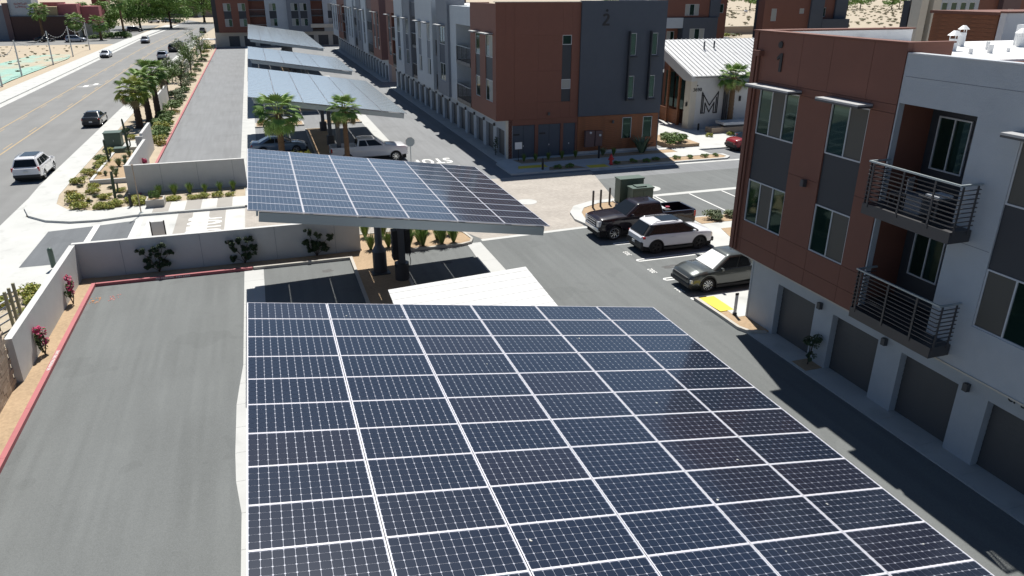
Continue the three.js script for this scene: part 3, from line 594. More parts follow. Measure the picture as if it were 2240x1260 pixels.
function rowGarages(b, z0, z1, pitch = 3.25) {
  const FG = faceWest(19.36), doors = []; for (let z = z1 - 0.9; z - 2.3 > z0 + 0.5; z -= pitch) doors.push([z - 2.3, z]);
  wall(b, 'garage_wall', FG, z0, z1, -0.02, 3.31, doors.map(([a, c]) => [a, c, 0.04, 2.34]), -0.42, 0, M.white);
  for (const [a, c] of doors) { garageDoor(b, FG, a, c, 2.34); wallLamp(b, FG, a - 0.45, 2.45); }
  block(b, 'soffit', faceWest(18.35), z0, z1, 3.315, 3.348, -1.4, -0.01, M.cream);
}
reseed(41);
{
  const b = thing('apartment_building', 'brown and grey apartment block with number 2 on its shaded grey end wall', 'building');
  const Z2 = -58.8, F = faceSouth(Z2), X1 = 18.35;
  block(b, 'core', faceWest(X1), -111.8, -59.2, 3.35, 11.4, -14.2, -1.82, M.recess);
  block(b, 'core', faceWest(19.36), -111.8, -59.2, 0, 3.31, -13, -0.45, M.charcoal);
  // end wall: brown boards, grey stucco, wooden base
  const h1 = [19.17, 19.95, V2[0], V3[1]], h2 = [24.12, 24.95, 4.72, V3[1]];
  cladding(b, 'cladding_board', F, [18.36, 19.17, 19.95, 22.0, 24.12, 24.95, 25.7], [3.36, 4.72, 7.25, V3[1], 12.6], [[19.17, 19.95, 4.72, V3[1]], h2], -0.25, 0, M.terracotta, 0.008);
  window_(b, F, 19.17, 19.95, 8.28, V3[1], 'g'); window_(b, F, 19.17, 19.95, 4.73, 6.5, 'g'); block(b, 'spandrel_panel', F, 19.173, 19.947, 6.503, 8.277, -0.14, -0.04, M.charcoal);
  window_(b, F, 24.12, 24.95, 9.32, V3[1], 'g'); window_(b, F, 24.12, 24.95, 5.76, 6.55, 'b'); block(b, 'spandrel_panel', F, 24.123, 24.947, 6.553, 9.317, -0.14, -0.04, M.charcoal); block(b, 'spandrel_panel', F, 24.123, 24.947, 4.723, 5.757, -0.14, -0.04, M.charcoal);
  const gw = [[30.2, 30.85], [32.23, 32.88]];
  wall(b, 'grey_wall', F, 25.71, 33.6, 3.4, 12.72, gw.flatMap(([a, c]) => [[a, c, 8.34, 10.15], [a, c, 4.76, 6.65]]), -0.3, 0.16, M.grey);
  const FO = faceSouth(Z2 + 0.16);
  for (const [a, c] of gw) { window_(b, FO, a, c, 8.34, 10.15, 'g'); window_(b, FO, a, c, 4.76, 6.65, 'g'); block(b, 'window_fin', FO, a - 0.14, a - 0.05, 4.6, 10.3, 0, 0.35, M.charcoal); for (const v of [4.62, 8.2]) block(b, 'window_sill', FO, a - 0.04, c + 0.06, v, v + 0.08, 0, 0.3, M.charcoal); }
  block(b, 'side_wall', faceWest(33.6), -68, -59.11, 0, 12.7, -0.25, 0, M.grey);
  // number 2 and its dot
  put(mesh('house_number', uvm(text('2', 0.95, 0.03)), M.black, b), FO, 27.9, 11.25, 0.005);
  put(mesh('number_dot', new THREE.CylinderGeometry(0.11, 0.11, 0.03, 14).rotateX(Math.PI / 2), M.black, b), FO, 27.95, 11.95, 0.02);
  // ground storey: cream corner, brown panels with grey service doors, wooden boards
  const sd = [[19.75, 21.8], [22.1, 24.15], [24.4, 25.55]];
  wall(b, 'base_wall', F, 19.42, 25.72, -0.02, 3.35, sd.map(([a, c]) => [a, c, 0.06, 2.9]), -0.3, -0.01, M.terracotta);
  for (const [a, c] of sd) { const o = new THREE.Group(); o.name = 'service_door'; b.add(o); put(o, F, (a + c) / 2, 0.07, -0.08); const n = c - a > 1.5 ? 2 : 1, w = (c - a) / n; for (let i = 0; i < n; i++) { const l = mesh('leaf', box(-w / 2 + 0.012, w / 2 - 0.012, 0, 2.8, -0.05, 0), M.grey, o); l.position.x = -(c - a) / 2 + w * (i + 0.5); } mesh('door_plate', box(-0.04, 0.04, 1.0, 1.12, 0.001, 0.03), M.frame, o); }
  for (const x of [20.15, 22.5]) put(mesh('door_sign', box(-0.28, 0.28, -0.07, 0.07, 0, 0.012), M.black, b), F, x, 2.12, -0.075);
  block(b, 'cream_corner', F, 19.34, 19.415, -0.02, 3.34, -0.5, 0.004, M.cream);
  for (let i = 0; i < 16; i++) { const v0 = 0.35 + i * 0.188, v1 = v0 + 0.182, m = M.wood; if (v0 < 1.15 || v0 > 3.1) block(b, 'wood_board', F, 25.73, 33.55, v0, v1, -0.06, 0.03, m); else for (const [a, c] of [[25.73, 30.02], [30.93, 32.05], [32.97, 33.55]]) block(b, 'wood_board', F, a, c, v0, v1, -0.06, 0.03, m); }
  block(b, 'base_wall', F, 25.73, 33.55, -0.02, 0.34, -0.3, 0.01, M.wallPale);
  block(b, 'backing', F, 25.73, 33.55, 0.34, 3.39, -0.3, -0.061, M.recess);
  for (const a of [30.03, 32.06]) window_(b, F, a, a + 0.9, 1.18, 3.1, 'g', -0.05);
  block(b, 'meter_cabinet', F, 26.4, 27.25, 0.75, 2.15, 0.035, 0.35, M.mauve); block(b, 'meter_cabinet', F, 27.35, 28.0, 0.8, 2.1, 0.035, 0.33, M.mauve);
  for (const [u, v] of [[26.85, 2.0], [27.75, 1.75]]) put(mesh('meter_dial', new THREE.CylinderGeometry(0.1, 0.1, 0.08, 12).rotateX(Math.PI / 2), M.frame, b), F, u, v, 0.39);
  wallLamp(b, F, 23.0, 3.75); wallLamp(b, FO, 29.0, 2.8);
  block(b, 'coping', F, 18.3, 25.7, 12.601, 12.66, -0.5, 0.05, M.cream);
  block(b, 'roof', faceWest(X1), -111.8, -59.06, 11.401, 11.6, -14.2, -0.31, M.roofWhite);
  bays(b, X1, [
    { z: [-66.5, -58.82], m: 'terracotta', top: 12.5, win: [[-61.8, -59.75, 'gb'], [-64.9, -63.5, 'g']] },
    { z: [-71.6, -66.5], m: 'white', recess: true, head: 'white' },
    { z: [-74.0, -71.6], m: 'white', out: 0.0, win: [] },
    { z: [-78.8, -74.0], m: 'lightGrey', out: 0.25, top: 12.6, win: [[-77.6, -75.3, 'gg']], sp: 'grey' },
    { z: [-80.4, -78.8], m: 'mauve', recess: true },
    { z: [-89.2, -80.4], m: 'white', out: 0.35, top: 12.5, win: [[-83.2, -81.6, 'bg'], [-87.8, -86.2, 'bg']], sp: 'lightGrey' },
    { z: [-93.2, -89.2], recess: true, head: 'grey' },
    { z: [-97.6, -93.2], m: 'lightGrey', out: 0.2, top: 12.4, win: [[-96.4, -94.6, 'gg']], sp: 'grey' },
    { z: [-103.4, -97.6], m: 'white', out: 0.3, top: 12.6, win: [[-101.6, -99.6, 'gg']], sp: 'grey' },
    { z: [-107.5, -103.4], recess: true, head: 'terracotta' },
    { z: [-111.8, -107.5], m: 'terracotta', top: 12.3, win: [[-110.4, -108.6, 'gg']] },
  ]);
  rowGarages(b, -111.8, -58.81);
}
reseed(43);
{
  const b = thing('apartment_building', 'third apartment block of brown, mauve and white bays along the aisle', 'building'), X1 = 18.35, F = faceSouth(-118);
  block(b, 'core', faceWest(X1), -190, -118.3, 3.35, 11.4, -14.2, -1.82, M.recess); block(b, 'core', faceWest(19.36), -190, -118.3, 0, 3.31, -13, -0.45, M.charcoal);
  const hs = [[20.0, 21.5, V2[0], V2[1]], [20.0, 21.5, V3[0], V3[1]]];
  wall(b, 'end_wall', F, 18.36, 24, 3.35, 12.3, hs, -0.28, 0, M.mauve); for (const [a, c, d, e] of hs) window_(b, F, a, c, d, e, 'bg'); awning(b, F, 19.9, 21.6, 10.2);
  block(b, 'end_wall', F, 24, 32, 0, 12.3, -0.28, -0.02, M.mauve); block(b, 'end_wall', F, 19.37, 24, -0.02, 3.35, -0.28, -0.02, M.cream);
  bays(b, X1, [
    { z: [-126, -118.02], m: 'terracotta', top: 12.4, win: [[-124.4, -122.6, 'bg'], [-120.9, -119.4, 'g']] },
    { z: [-131, -126], m: 'mauve', recess: true, head: 'mauve' },
    { z: [-137, -131], m: 'white', out: 0.2, win: [[-135, -133, 'gg']], sp: 'grey' },
    { z: [-143, -137], m: 'lightGrey', out: 0.3, top: 12.5, win: [[-141, -139, 'gg']], sp: 'grey' },
    { z: [-148, -143], recess: true, head: 'white' },
    { z: [-157, -148], m: 'white', out: 0.3, win: [[-151.4, -149.6, 'gg'], [-155.4, -153.6, 'gg']], sp: 'lightGrey' },
    { z: [-163, -157], m: 'lightGrey', out: 0.1, top: 12.6, win: [[-161, -159, 'gg']], sp: 'grey' },
    { z: [-168, -163], recess: true, head: 'terracotta' },
    { z: [-178, -168], m: 'terracotta', win: [[-172, -170, 'gg'], [-176.5, -174.5, 'gg']] },
    { z: [-190, -178], m: 'white', win: [[-182, -180, 'gg'], [-187, -185, 'gg']] },
  ]);
  rowGarages(b, -190, -118.01); block(b, 'roof', faceWest(X1), -190, -118.3, 11.401, 11.6, -14.2, -0.31, M.roofWhite);
}
reseed(44);
{ // building that closes the aisle
  const b = thing('apartment_building', 'brown and white apartment block that closes the far end of the aisle', 'building'), F = faceSouth(-203), FB = faceSouth(-202.3), FG = faceSouth(-203.2);
  block(b, 'core', F, -9, 34, 0, 11.6, -14, -1.6, M.charcoal);
  const ws = (u) => [u - 0.85, u + 0.85];
  const parts = [[-7.9, -0.4, 'terracotta', FB, [-5.4, -2.0]], [-0.4, 3.4, null, F, []], [3.4, 8.6, 'white', F, [5.2]], [8.6, 14.4, 'lightGrey', FB, [10.4, 12.6]], [14.4, 17.4, null, F, []], [17.4, 26, 'white', F, [19.4, 24]]];
  for (const [a, c, m, FF, us] of parts) {
    if (!m) { block(b, 'recess_wall', F, a, c, 3.4, 11.6, -1.5, -1.3, M.recess); block(b, 'head_wall', F, a, c, 10.6, 12, -1.2, 0, M.grey); balcony(b, faceSouth(-204.2), a + 0.05, c - 0.05, 6.95, 1.2); balcony(b, faceSouth(-204.2), a + 0.05, c - 0.05, 3.45, 1.2); continue; }
    wall(b, 'wall', FF, a, c, 3.35, 12.1, us.map((u) => stackHole(...ws(u))), -0.9, 0, M[m]); for (const u of us) windowStack(b, FF, ...ws(u), 'bg', 'bg', M.charcoal, false);
  }
  const ds = []; for (let u = -5.9; u < 24; u += 3.6) ds.push([u, u + 2.5]); wall(b, 'garage_wall', FG, -9, 26, -0.02, 3.34, ds.map(([a, c]) => [a, c, 0.03, 2.5]), -0.4, 0, M.cream); for (const [a, c] of ds) garageDoor(b, FG, a, c, 2.5);
  block(b, 'ledge', FB, 14, 26, 4.3, 5.2, -1.5, 0.3, M.cream); block(b, 'wall', F, 26, 34, 0, 12.1, -1.5, 0, M.mauve);
}
// ----- lettered pavilion with the standing-seam roof -----
reseed(51);
{
  const b = thing('club_house', 'pale pavilion with a ribbed white shed roof and a large letter M', 'building'), Z = -66.7, X = 41.7, F = faceSouth(Z), FW = faceWest(X);
  wall(b, 'wall', F, X, 60, -0.02, 5.25, [], -0.35, 0, M.wallPale);
  block(b, 'entrance_volume', F, 45.75, 52, 0, 4.3, 0.001, 0.5, M.wallPale); block(b, 'entrance_frame', F, 45.55, 45.74, 0, 4.55, 0.001, 0.6, M.metalDark); block(b, 'entrance_roof', F, 45.5, 52, 4.56, 4.7, 0.001, 0.9, M.metalDark);
  put(mesh('wall_lamp', box(-0.1, 0.1, -0.25, 0.25, 0, 0.12), M.black, b), F, 47.2, 3.1, 0.51);
  // shed roof rising to the back, with standing seams
  const zb = -74.6, yf = 5.42, yb = 8.4, L = Math.hypot(zb - Z - 0.3, yb - yf), an = Math.atan2(yb - yf, -(zb - Z - 0.3));
  const roof = mesh('roof', uvm(new THREE.BoxGeometry(20.6, 0.12, L)), M.ribWhite, b); roof.position.set(X + 10.0, (yf + yb) / 2, (zb + Z + 0.3) / 2); roof.rotation.x = an;
  for (let i = 0; i < 38; i++) { const s = mesh('roof_seam', cached('seam', () => new THREE.BoxGeometry(0.05, 0.09, L)), M.ribWhite, b); s.position.set(X - 0.2 + i * 0.54, (yf + yb) / 2 + 0.1, (zb + Z + 0.3) / 2); s.rotation.x = an; }
  const gable = new THREE.Shape([[Z + 0.3, 4.95], [Z + 0.3, 5.36], [zb, 8.34], [zb, 7.5], [-67.9, 4.95]].map((p) => new THREE.Vector2(...p)));
  put(mesh('gable_fascia', uvm(new THREE.ExtrudeGeometry(gable, { depth: 0.4, bevelEnabled: false })), M.wallPale, b), FW, 0, 0, -0.1);
  block(b, 'pier', FW, -67.8, -66.69, 0, 4.95, -0.6, 0.1, M.cream);
  block(b, 'recess_wall', FW, -69.6, -67.8, 0, 5.2, -1.6, -1.2, M.recess); block(b, 'recess_wall', FW, -74.6, -69.61, 0, 6.3, -1.6, -1.2, M.recess);
  for (const z of [-69.3, -71.6, -73.9]) block(b, 'timber_post', FW, z - 0.12, z + 0.12, 0, 5.5 + (-z - 69.3) * 0.36, -0.25, -0.05, M.wood);
  for (let i = 0; i < 22; i++) block(b, 'timber_board', FW, -74.5 + i * 0.235, -74.28 + i * 0.235, 0.05, 1.6, -0.45, -0.38, M.wood);
  for (const [u, v] of [[-72.6, 4], [-70.4, 3.6]]) { block(b, 'pane', FW, u - 0.9, u + 0.9, 1.7, v + 1.4, -0.9, -0.86, M.glass); }
  block(b, 'wall', faceSouth(-80), X, 61, 0, 7, -0.3, 0, M.wallPale); block(b, 'wall', FW, -80, -74.65, 0, 7.4, -0.3, 0, M.wallPale);
  block(b, 'core', FW, -79.6, -67.1, 0, 4.9, -18, -1.7, M.charcoal);
  for (const [x, z] of [[46.2, -72.2], [47.5, -72.3]]) { const y = yf + (yb - yf) * ((Z + 0.3 - z) / (Z + 0.3 - zb)); mesh('roof_pipe', cyl(0.09, 0.09, 0.85, 10).translate(x, y, z), M.steelDark, b); }
  // the letter, drawn as a double outline, the number and its dot
  const T = 0.085, seg = (pts) => merge(pts.slice(0, -1).map((p, i) => { const q = pts[i + 1], dx = q[0] - p[0], dy = q[1] - p[1], l = Math.hypot(dx, dy); return new THREE.BoxGeometry(l + T, T, 0.06).rotateZ(Math.atan2(dy, dx)).translate((p[0] + q[0]) / 2, (p[1] + q[1]) / 2, 0); }));
  const P = [[-0.95, -1.05], [-0.95, 1.05], [0, -0.28], [0.95, 1.05], [0.95, -1.05], [0.53, -1.05], [0.53, -0.02], [0, -0.95], [-0.53, -0.02], [-0.53, -1.05], [-0.95, -1.05]];
  put(mesh('letter_m', uvm(merge([seg(P), seg([[-0.95, 0.75], [-0.78, 0.75], [-0.78, -1.0]]), seg([[0.78, 0.5], [0.78, -1.0]])])), M.black, b), F, 43.95, 2.75, 0.04);
  put(mesh('street_number', uvm(text('3690', 0.34, 0.03)), M.black, b), F, 42.38, 4.1, 0.005); put(mesh('number_dot', new THREE.CylinderGeometry(0.07, 0.07, 0.03, 12).rotateX(Math.PI / 2), M.black, b), F, 42.35, 4.5, 0.02);
  put(mesh('wall_lamp', box(-0.09, 0.09, -0.2, 0.2, 0, 0.14), M.black, b), FW, -67.2, 2.6, 0.1);
}
{ // low wall slab and planter before the pavilion
  const t = thing('garden_bench_wall', 'pale slab seat over a low concrete planter before the pavilion', 'seat wall', null, [43.0, 0.12, -64.0]);
  mesh('planter_wall', box(-0.4, 8, 0, 0.55, -0.9, 0.3), M.block, t); mesh('seat_slab', box(1.0, 8, 0.75, 1.0, -1.4, 0.2), M.frame, t); mesh('support', box(1.4, 7.6, 0.55, 0.75, -1.0, 0), M.metalDark, t);
}
// ----- apartment blocks farther east -----
function distant(name, label, F, u0, u1, top, cfg) {
  const b = thing(name, label, 'building'); const [bx, , bz] = F.at((u0 + u1) / 2, 0, 0);
  block(b, 'core', F, u0 + 0.2, u1 - 0.2, 0, top - 0.6, -2.4, -1.4, M.charcoal);
  for (const [a, c, v0, v1, m, w, wins] of cfg) { wall(b, 'wall', F, a, c, v0, v1, (wins ?? []).map((q) => q.slice(0, 4)), w - 1.5, w, M[m]); for (const q of wins ?? []) window_(b, { ry: F.ry, at: (u, v, ww) => F.at(u, v, ww + w) }, q[0], q[1], q[2], q[3], q[4] ?? 'bg'); }
  return b;
}
distant('apartment_building', 'far block of brown and grey volumes with a white parapet behind the pavilion', faceSouth(-104), 57.5, 70.2, 12.5, [
  [57.5, 66.8, 9.6, 12.9, 'terracotta', 0, [[58.6, 59.5, 9.9, 10.8, 'g'], [62.6, 65.0, 9.9, 11.5, 'bgb']]], [57.5, 62.2, 8.1, 9.59, 'white', 0.4], [57.5, 58.0, 0, 8.09, 'white', 0.4], [58.0, 62.2, 0, 8.09, 'recess', -1.0, [[60.3, 61.6, 5.7, 7.6, 'bg']]],
  [62.21, 68.2, 0, 9.58, 'grey', 0.5, [[63.4, 66.0, 6.2, 8.0, 'bgb']]], [66.81, 68.6, 9.6, 13.4, 'grey', 0.2], [68.61, 70.2, 0, 13.2, 'terracotta', -0.4, [[68.9, 69.6, 10.2, 11.5, 'g']]], [70.21, 70.9, 0, 6.6, 'lightGrey', 0.2]]);
distant('apartment_building', 'far brown block with narrow windows beyond the first roof', faceSouth(-96), 70.9, 86.3, 13, [
  [70.9, 78.9, 0, 13.4, 'terracotta', 0, [[72.2, 73.1, 9.3, 11.0, 'b'], [77.1, 77.9, 10.3, 11.0, 'b']]], [78.91, 81.2, 0, 13.6, 'grey', 0.3], [81.21, 84, 9.5, 13.4, 'terracotta', -0.8, [[81.8, 82.5, 9.8, 11.1, 'g']]], [81.21, 86.2, 0, 9.49, 'grey', 0.35], [84.01, 86.2, 9.5, 13.4, 'grey', -0.5]]);
distant('apartment_building', 'far pale and brown block with tall windows behind the wooden roof wall', faceSouth(-74), 76.5, 110, 13, [
  [76.5, 77.6, 0, 13.5, 'cream', 0.5], [77.61, 78.6, 0, 13.3, 'charcoal', -0.9], [78.61, 79.8, 0, 13.5, 'cream', 0.3], [79.81, 86.2, 0, 13.5, 'white', 0, [[80.3, 81.2, 9.9, 12.2, 'g'], [81.8, 82.7, 9.9, 12.2, 'g'], [83.3, 84.2, 9.9, 12.2, 'g'], [84.7, 85.6, 9.9, 12.2, 'g']]],
  [86.21, 90, 0, 13.5, 'terracotta', -0.5], [90.01, 93, 0, 13.5, 'mauve', 0.2, [[91, 92, 10.3, 11.4, 'g']]], [93.01, 103, 0, 13.5, 'terracotta', 0, [[94, 98, 9.9, 11.4, 'gbg']]], [103.01, 110, 0, 13.5, 'mauve', 0.3]]);
// ----- shops across the street -----
{
  const b = thing('shop_building', 'dark brown shop with a white sign wall and red parapets across the street', 'building'), Z = -244, F = faceSouth(Z);
  block(b, 'brick_wall', F, -62.2, -47.6, 0, 6.1, -10, 0, M.brickDark); block(b, 'coping', F, -62.3, -47.5, 6.1, 6.3, -10, 0.1, M.grey);
  block(b, 'side_pillar', F, -47.59, -46.9, 0, 6.15, -10, 0.1, M.cream);
  block(b, 'sign_wall', F, -62.3, -56.6, 6.301, 11.5, -8, -0.6, M.white); block(b, 'left_wing', F, -63.6, -62.31, 0, 9.6, -8, 0.2, M.mauve); block(b, 'left_wing', F, -80, -63.61, 0, 9, -12, 0, M.lightGrey);
  block(b, 'orange_parapet', F, -56.59, -51, 6.301, 8.6, -6, -1.5, M.paintYellow); block(b, 'red_parapet', F, -51.0, -46.2, 6.301, 9.3, -9, -2.5, M.redCurb); block(b, 'red_parapet', F, -56.0, -50, 8.6, 9.7, -9, -7, M.redCurb); block(b, 'red_parapet', F, -46.19, -41.5, 4, 8.6, -20, -7, M.redCurb); block(b, 'brown_tower', F, -45.0, -41, 8.6, 10.6, -26, -19, M.terracotta); block(b, 'side_wing', F, -46.2, -41.6, 0, 3.99, -20, -7, M.cream);
  // two lines of red script, too far away to read
  for (const [v, n, s] of [[9.35, 9, 1], [8.6, 7, 2]]) for (let i = 0; i < n; i++) { const g = new THREE.TorusGeometry(0.2, 0.05, 6, 12, 4.6); const m = mesh('sign_stroke', g, M.redCurb, b); put(m, F, -60.6 + i * 0.34 + (s - 1) * 0.2, v + (i % 3) * 0.06, -0.56); m.rotation.z = i * 1.3 + s; }
  for (const [a, c] of [[-79, -76], [-75, -72], [-71, -67]]) block(b, 'shop_window', F, a, c, 0.4, 3.2, 0.001, 0.06, M.glass);
}
{
  const b = thing('shop_building', 'low tan store far behind the street trees', 'building'), F = faceSouth(-420);
  block(b, 'wall', F, -60, -10, 0, 9, -20, 0, M.block); block(b, 'parapet', F, -40, -25, 9.001, 12, -20, 0.4, M.cream); block(b, 'shop_window', F, -38, -27, 0.4, 4, 0.41, 0.5, M.glass);
  block(b, 'tower', F, -25.2, -22.8, 0, 16, 0.5, 3, M.cream);
}
// ---------- free-standing walls and fences ----------
{
  const t = thing('garden_wall', 'pale stucco wall with three dark shrubs, turning the corner beside the red kerb', 'wall');
  mesh('wall_length', box(-9.72, 4.25, 0, 1.88, -39.28, -39.06), M.wallPale, t); mesh('wall_length', box(-9.82, -9.56, 0, 1.88, -39.05, -28.1), M.wallPale, t); for (const x of [-7.6, -3.9, -0.2, 2.9]) mesh('control_joint', box(x, x + 0.016, 0.1, 1.87, -39.0595, -39.054), M.lightGrey, t); mesh('wall_cap', box(-9.74, 4.27, 1.881, 1.915, -39.3, -39.04), M.wallPale, t);
}
{
  const t = thing('garden_wall', 'pale stucco wall beside the square planter, running back along the upper bed', 'wall');
  mesh('wall_length', box(-9.68, -1.75, 0, 2.08, -56.36, -56.14), M.wallPale, t); mesh('wall_length', box(-9.68, -9.46, 0, 2.06, -66.6, -56.37), M.wallPale, t); for (const x of [-7.4, -5.0, -2.6]) mesh('control_joint', box(x, x + 0.018, 0.1, 2.07, -56.1395, -56.134), M.lightGrey, t); mesh('wall_cap', box(-9.7, -1.73, 2.081, 2.12, -56.38, -56.12), M.wallPale, t);
}
{ const t = thing('garden_wall', 'tall pale stucco wall length beside the yellow flowering bed', 'wall'); mesh('wall_length', box(-9.9, -9.68, 0, 2.5, -72.4, -66.9), M.wallPale, t); mesh('wall_end', box(-10.2, -9.66, 0, 2.3, -66.88, -66.62), M.wallPale, t); }
{ const t = thing('garden_wall', 'pale stucco wall length behind the three street palms', 'wall'); mesh('wall_length', box(-11.42, -11.2, 0, 2.25, -104, -94), M.wallPale, t); }
{ const t = thing('garden_wall', 'far pale stucco wall length among the green desert trees', 'wall'); mesh('wall_length', box(-11.7, -11.5, 0, 2.1, -158, -138), M.wallPale, t); }
{ const t = thing('garden_wall', 'farthest pale stucco wall before the end building', 'wall'); mesh('wall_length', box(-11.9, -11.7, 0, 2.2, -198, -174), M.wallPale, t); }
{ // low kerb of the raised bed
  const t = thing('planter_kerb', 'low pale kerb round the raised cactus bed beside the wall', 'kerb');
  mesh('kerb_length', box(-12.75, -12.55, 0, 0.45, -70.2, -60.0), M.wallPale, t); mesh('kerb_length', box(-12.75, -9.7, 0, 0.45, -59.99, -59.8), M.wallPale, t); mesh('soil', box(-12.54, -9.7, 0, 0.36, -70.2, -60.0), M.sand, t);
}
reseed(61);
{ // block wall by the near end of the bed
  const t = thing('block_wall', 'tan concrete block wall at the end of the pale wall', 'wall');
  mesh('wall_body', box(-9.98, -9.80, 0, 2.2, -28.0, 6), M.mortar, t); mesh('wall_body', box(-9.798, -9.74, 0, 2.2, -21.6, 6), M.block, t);
  const bg = box(-0.03, 0.03, 0.005, 0.192, 0.006, 0.394); const mats = [M.block, mat(0.36, 0.275, 0.20, 0.95, { map: stuccoT }), mat(0.43, 0.34, 0.26, 0.95, { map: stuccoT })];
  for (let r = 0; r < 11; r++) for (let i = 0; i < 16; i++) { const z = -28.0 + i * 0.4 + (r & 1 ? 0 : -0.2); if (z < -28.05) continue; const m = mesh('block', bg, mats[Math.floor(rnd() * 3)], t); m.position.set(-9.769 + rr(-0.004, 0.004), r * 0.2, z); }
  mesh('cap', box(-10.0, -9.73, 2.201, 2.26, -28.0, 6), M.block, t);
}
{ // rail fence in the yard behind
  const t = thing('metal_fence', 'pale rail fence with dark green posts behind the tan block wall', 'fence');
  const pm = mat(0.24, 0.225, 0.15, 0.7);
  for (const [x, z, h] of [[-11.16, -34.6, 1.75], [-11.22, -34.15, 1.7], [-11.26, -33.7, 1.7], [-11.72, -33.4, 1.2], [-11.6, -31.6, 1.3], [-11.5, -29.8, 1.3]]) { const p = mesh('post', box(-0.055, 0.055, 0, h, -0.055, 0.055), pm, t); p.position.set(x, 0, z); }
  for (const y of [0.35, 0.65, 0.95, 1.2]) mesh('rail', merge([bar([-11.2, y, -34.5], [-11.72, y - 0.05, -33.4], 0.035), bar([-11.72, y - 0.05, -33.4], [-11.4, y, -27], 0.035)]), M.frame, t);
}
// ---------- plants ----------
function colored(g, r, gg, b) { const n = g.attributes.position.count, a = new Float32Array(n * 3); for (let i = 0; i < n; i++) a.set([r, gg, b], 3 * i); g.setAttribute('color', new THREE.BufferAttribute(a, 3)); return g; }
// leaves: many small bent faces through a rounded volume; pal = list of linear colours
function leafCloud(n, rx, ry, rz, size, pal, o = {}) {
  const pos = [], col = [], c = new THREE.Vector3(), a = new THREE.Vector3(), b = new THREE.Vector3(), nn = new THREE.Vector3();
  const clumps = []; const K = o.clumps ?? 9; for (let i = 0; i < K; i++) { const th = rr(0, 6.283), ph = Math.acos(rr(o.low ?? -0.5, 1)), q = rr(0.45, 0.8); clumps.push([Math.sin(ph) * Math.cos(th) * q, Math.cos(ph) * q, Math.sin(ph) * Math.sin(th) * q, rr(0.28, 0.5)]); }
  for (let i = 0; i < n; i++) {
    const k = clumps[Math.floor(rnd() * K)]; let x, y, z; do { x = rr(-1, 1); y = rr(-1, 1); z = rr(-1, 1); } while (x * x + y * y + z * z > 1); const l = Math.sqrt(x * x + y * y + z * z) || 1, q = Math.pow(l, 0.35) / l * k[3];
    c.set((k[0] + x * q) * rx, (k[1] + y * q) * ry, (k[2] + z * q) * rz);
    if (o.floor !== undefined && c.y < o.floor) continue;
    nn.set(x + rr(-0.7, 0.7), y + 0.5 + rr(-0.7, 0.7), z + rr(-0.7, 0.7)).normalize(); a.set(rr(-1, 1), rr(-1, 1), rr(-1, 1)).cross(nn).normalize(); b.crossVectors(nn, a);
    const s = size * rr(0.6, 1.3), w = s * (o.narrow ?? 0.45), P = pal[Math.floor(rnd() * pal.length)], m = rr(0.75, 1.2);
    const p0 = c.clone().addScaledVector(a, -s / 2), p1 = c.clone().addScaledVector(b, w / 2), p2 = c.clone().addScaledVector(a, s / 2).addScaledVector(nn, -s * 0.15), p3 = c.clone().addScaledVector(b, -w / 2);
    for (const p of [p0, p1, p2, p0, p2, p3]) { pos.push(p.x, p.y, p.z); col.push(P[0] * m, P[1] * m, P[2] * m); }
  }
  const g = new THREE.BufferGeometry(); g.setAttribute('position', new THREE.Float32BufferAttribute(pos, 3)); g.setAttribute('color', new THREE.Float32BufferAttribute(col, 3)); g.computeVertexNormals(); return g;
}
M.leaf = leafM(1, 1, 1);
const PAL = {
  lime: [[0.27, 0.31, 0.055], [0.35, 0.36, 0.06], [0.20, 0.24, 0.04], [0.42, 0.36, 0.06]],
  green: [[0.12, 0.20, 0.04], [0.16, 0.25, 0.055], [0.085, 0.145, 0.03]],
  grey: [[0.15, 0.20, 0.09], [0.20, 0.24, 0.13], [0.11, 0.15, 0.06]],
  dark: [[0.035, 0.062, 0.024], [0.045, 0.080, 0.030], [0.026, 0.046, 0.018]],
  gold: [[0.30, 0.21, 0.02], [0.12, 0.15, 0.02], [0.36, 0.24, 0.02]],
  pink: [[0.62, 0.05, 0.17], [0.72, 0.08, 0.25], [0.50, 0.03, 0.12], [0.08, 0.12, 0.03]],
  tree: [[0.15, 0.27, 0.05], [0.19, 0.33, 0.06], [0.11, 0.20, 0.035], [0.24, 0.38, 0.08]],
  dry: [[0.26, 0.19, 0.10], [0.16, 0.13, 0.06], [0.20, 0.16, 0.08]],
};
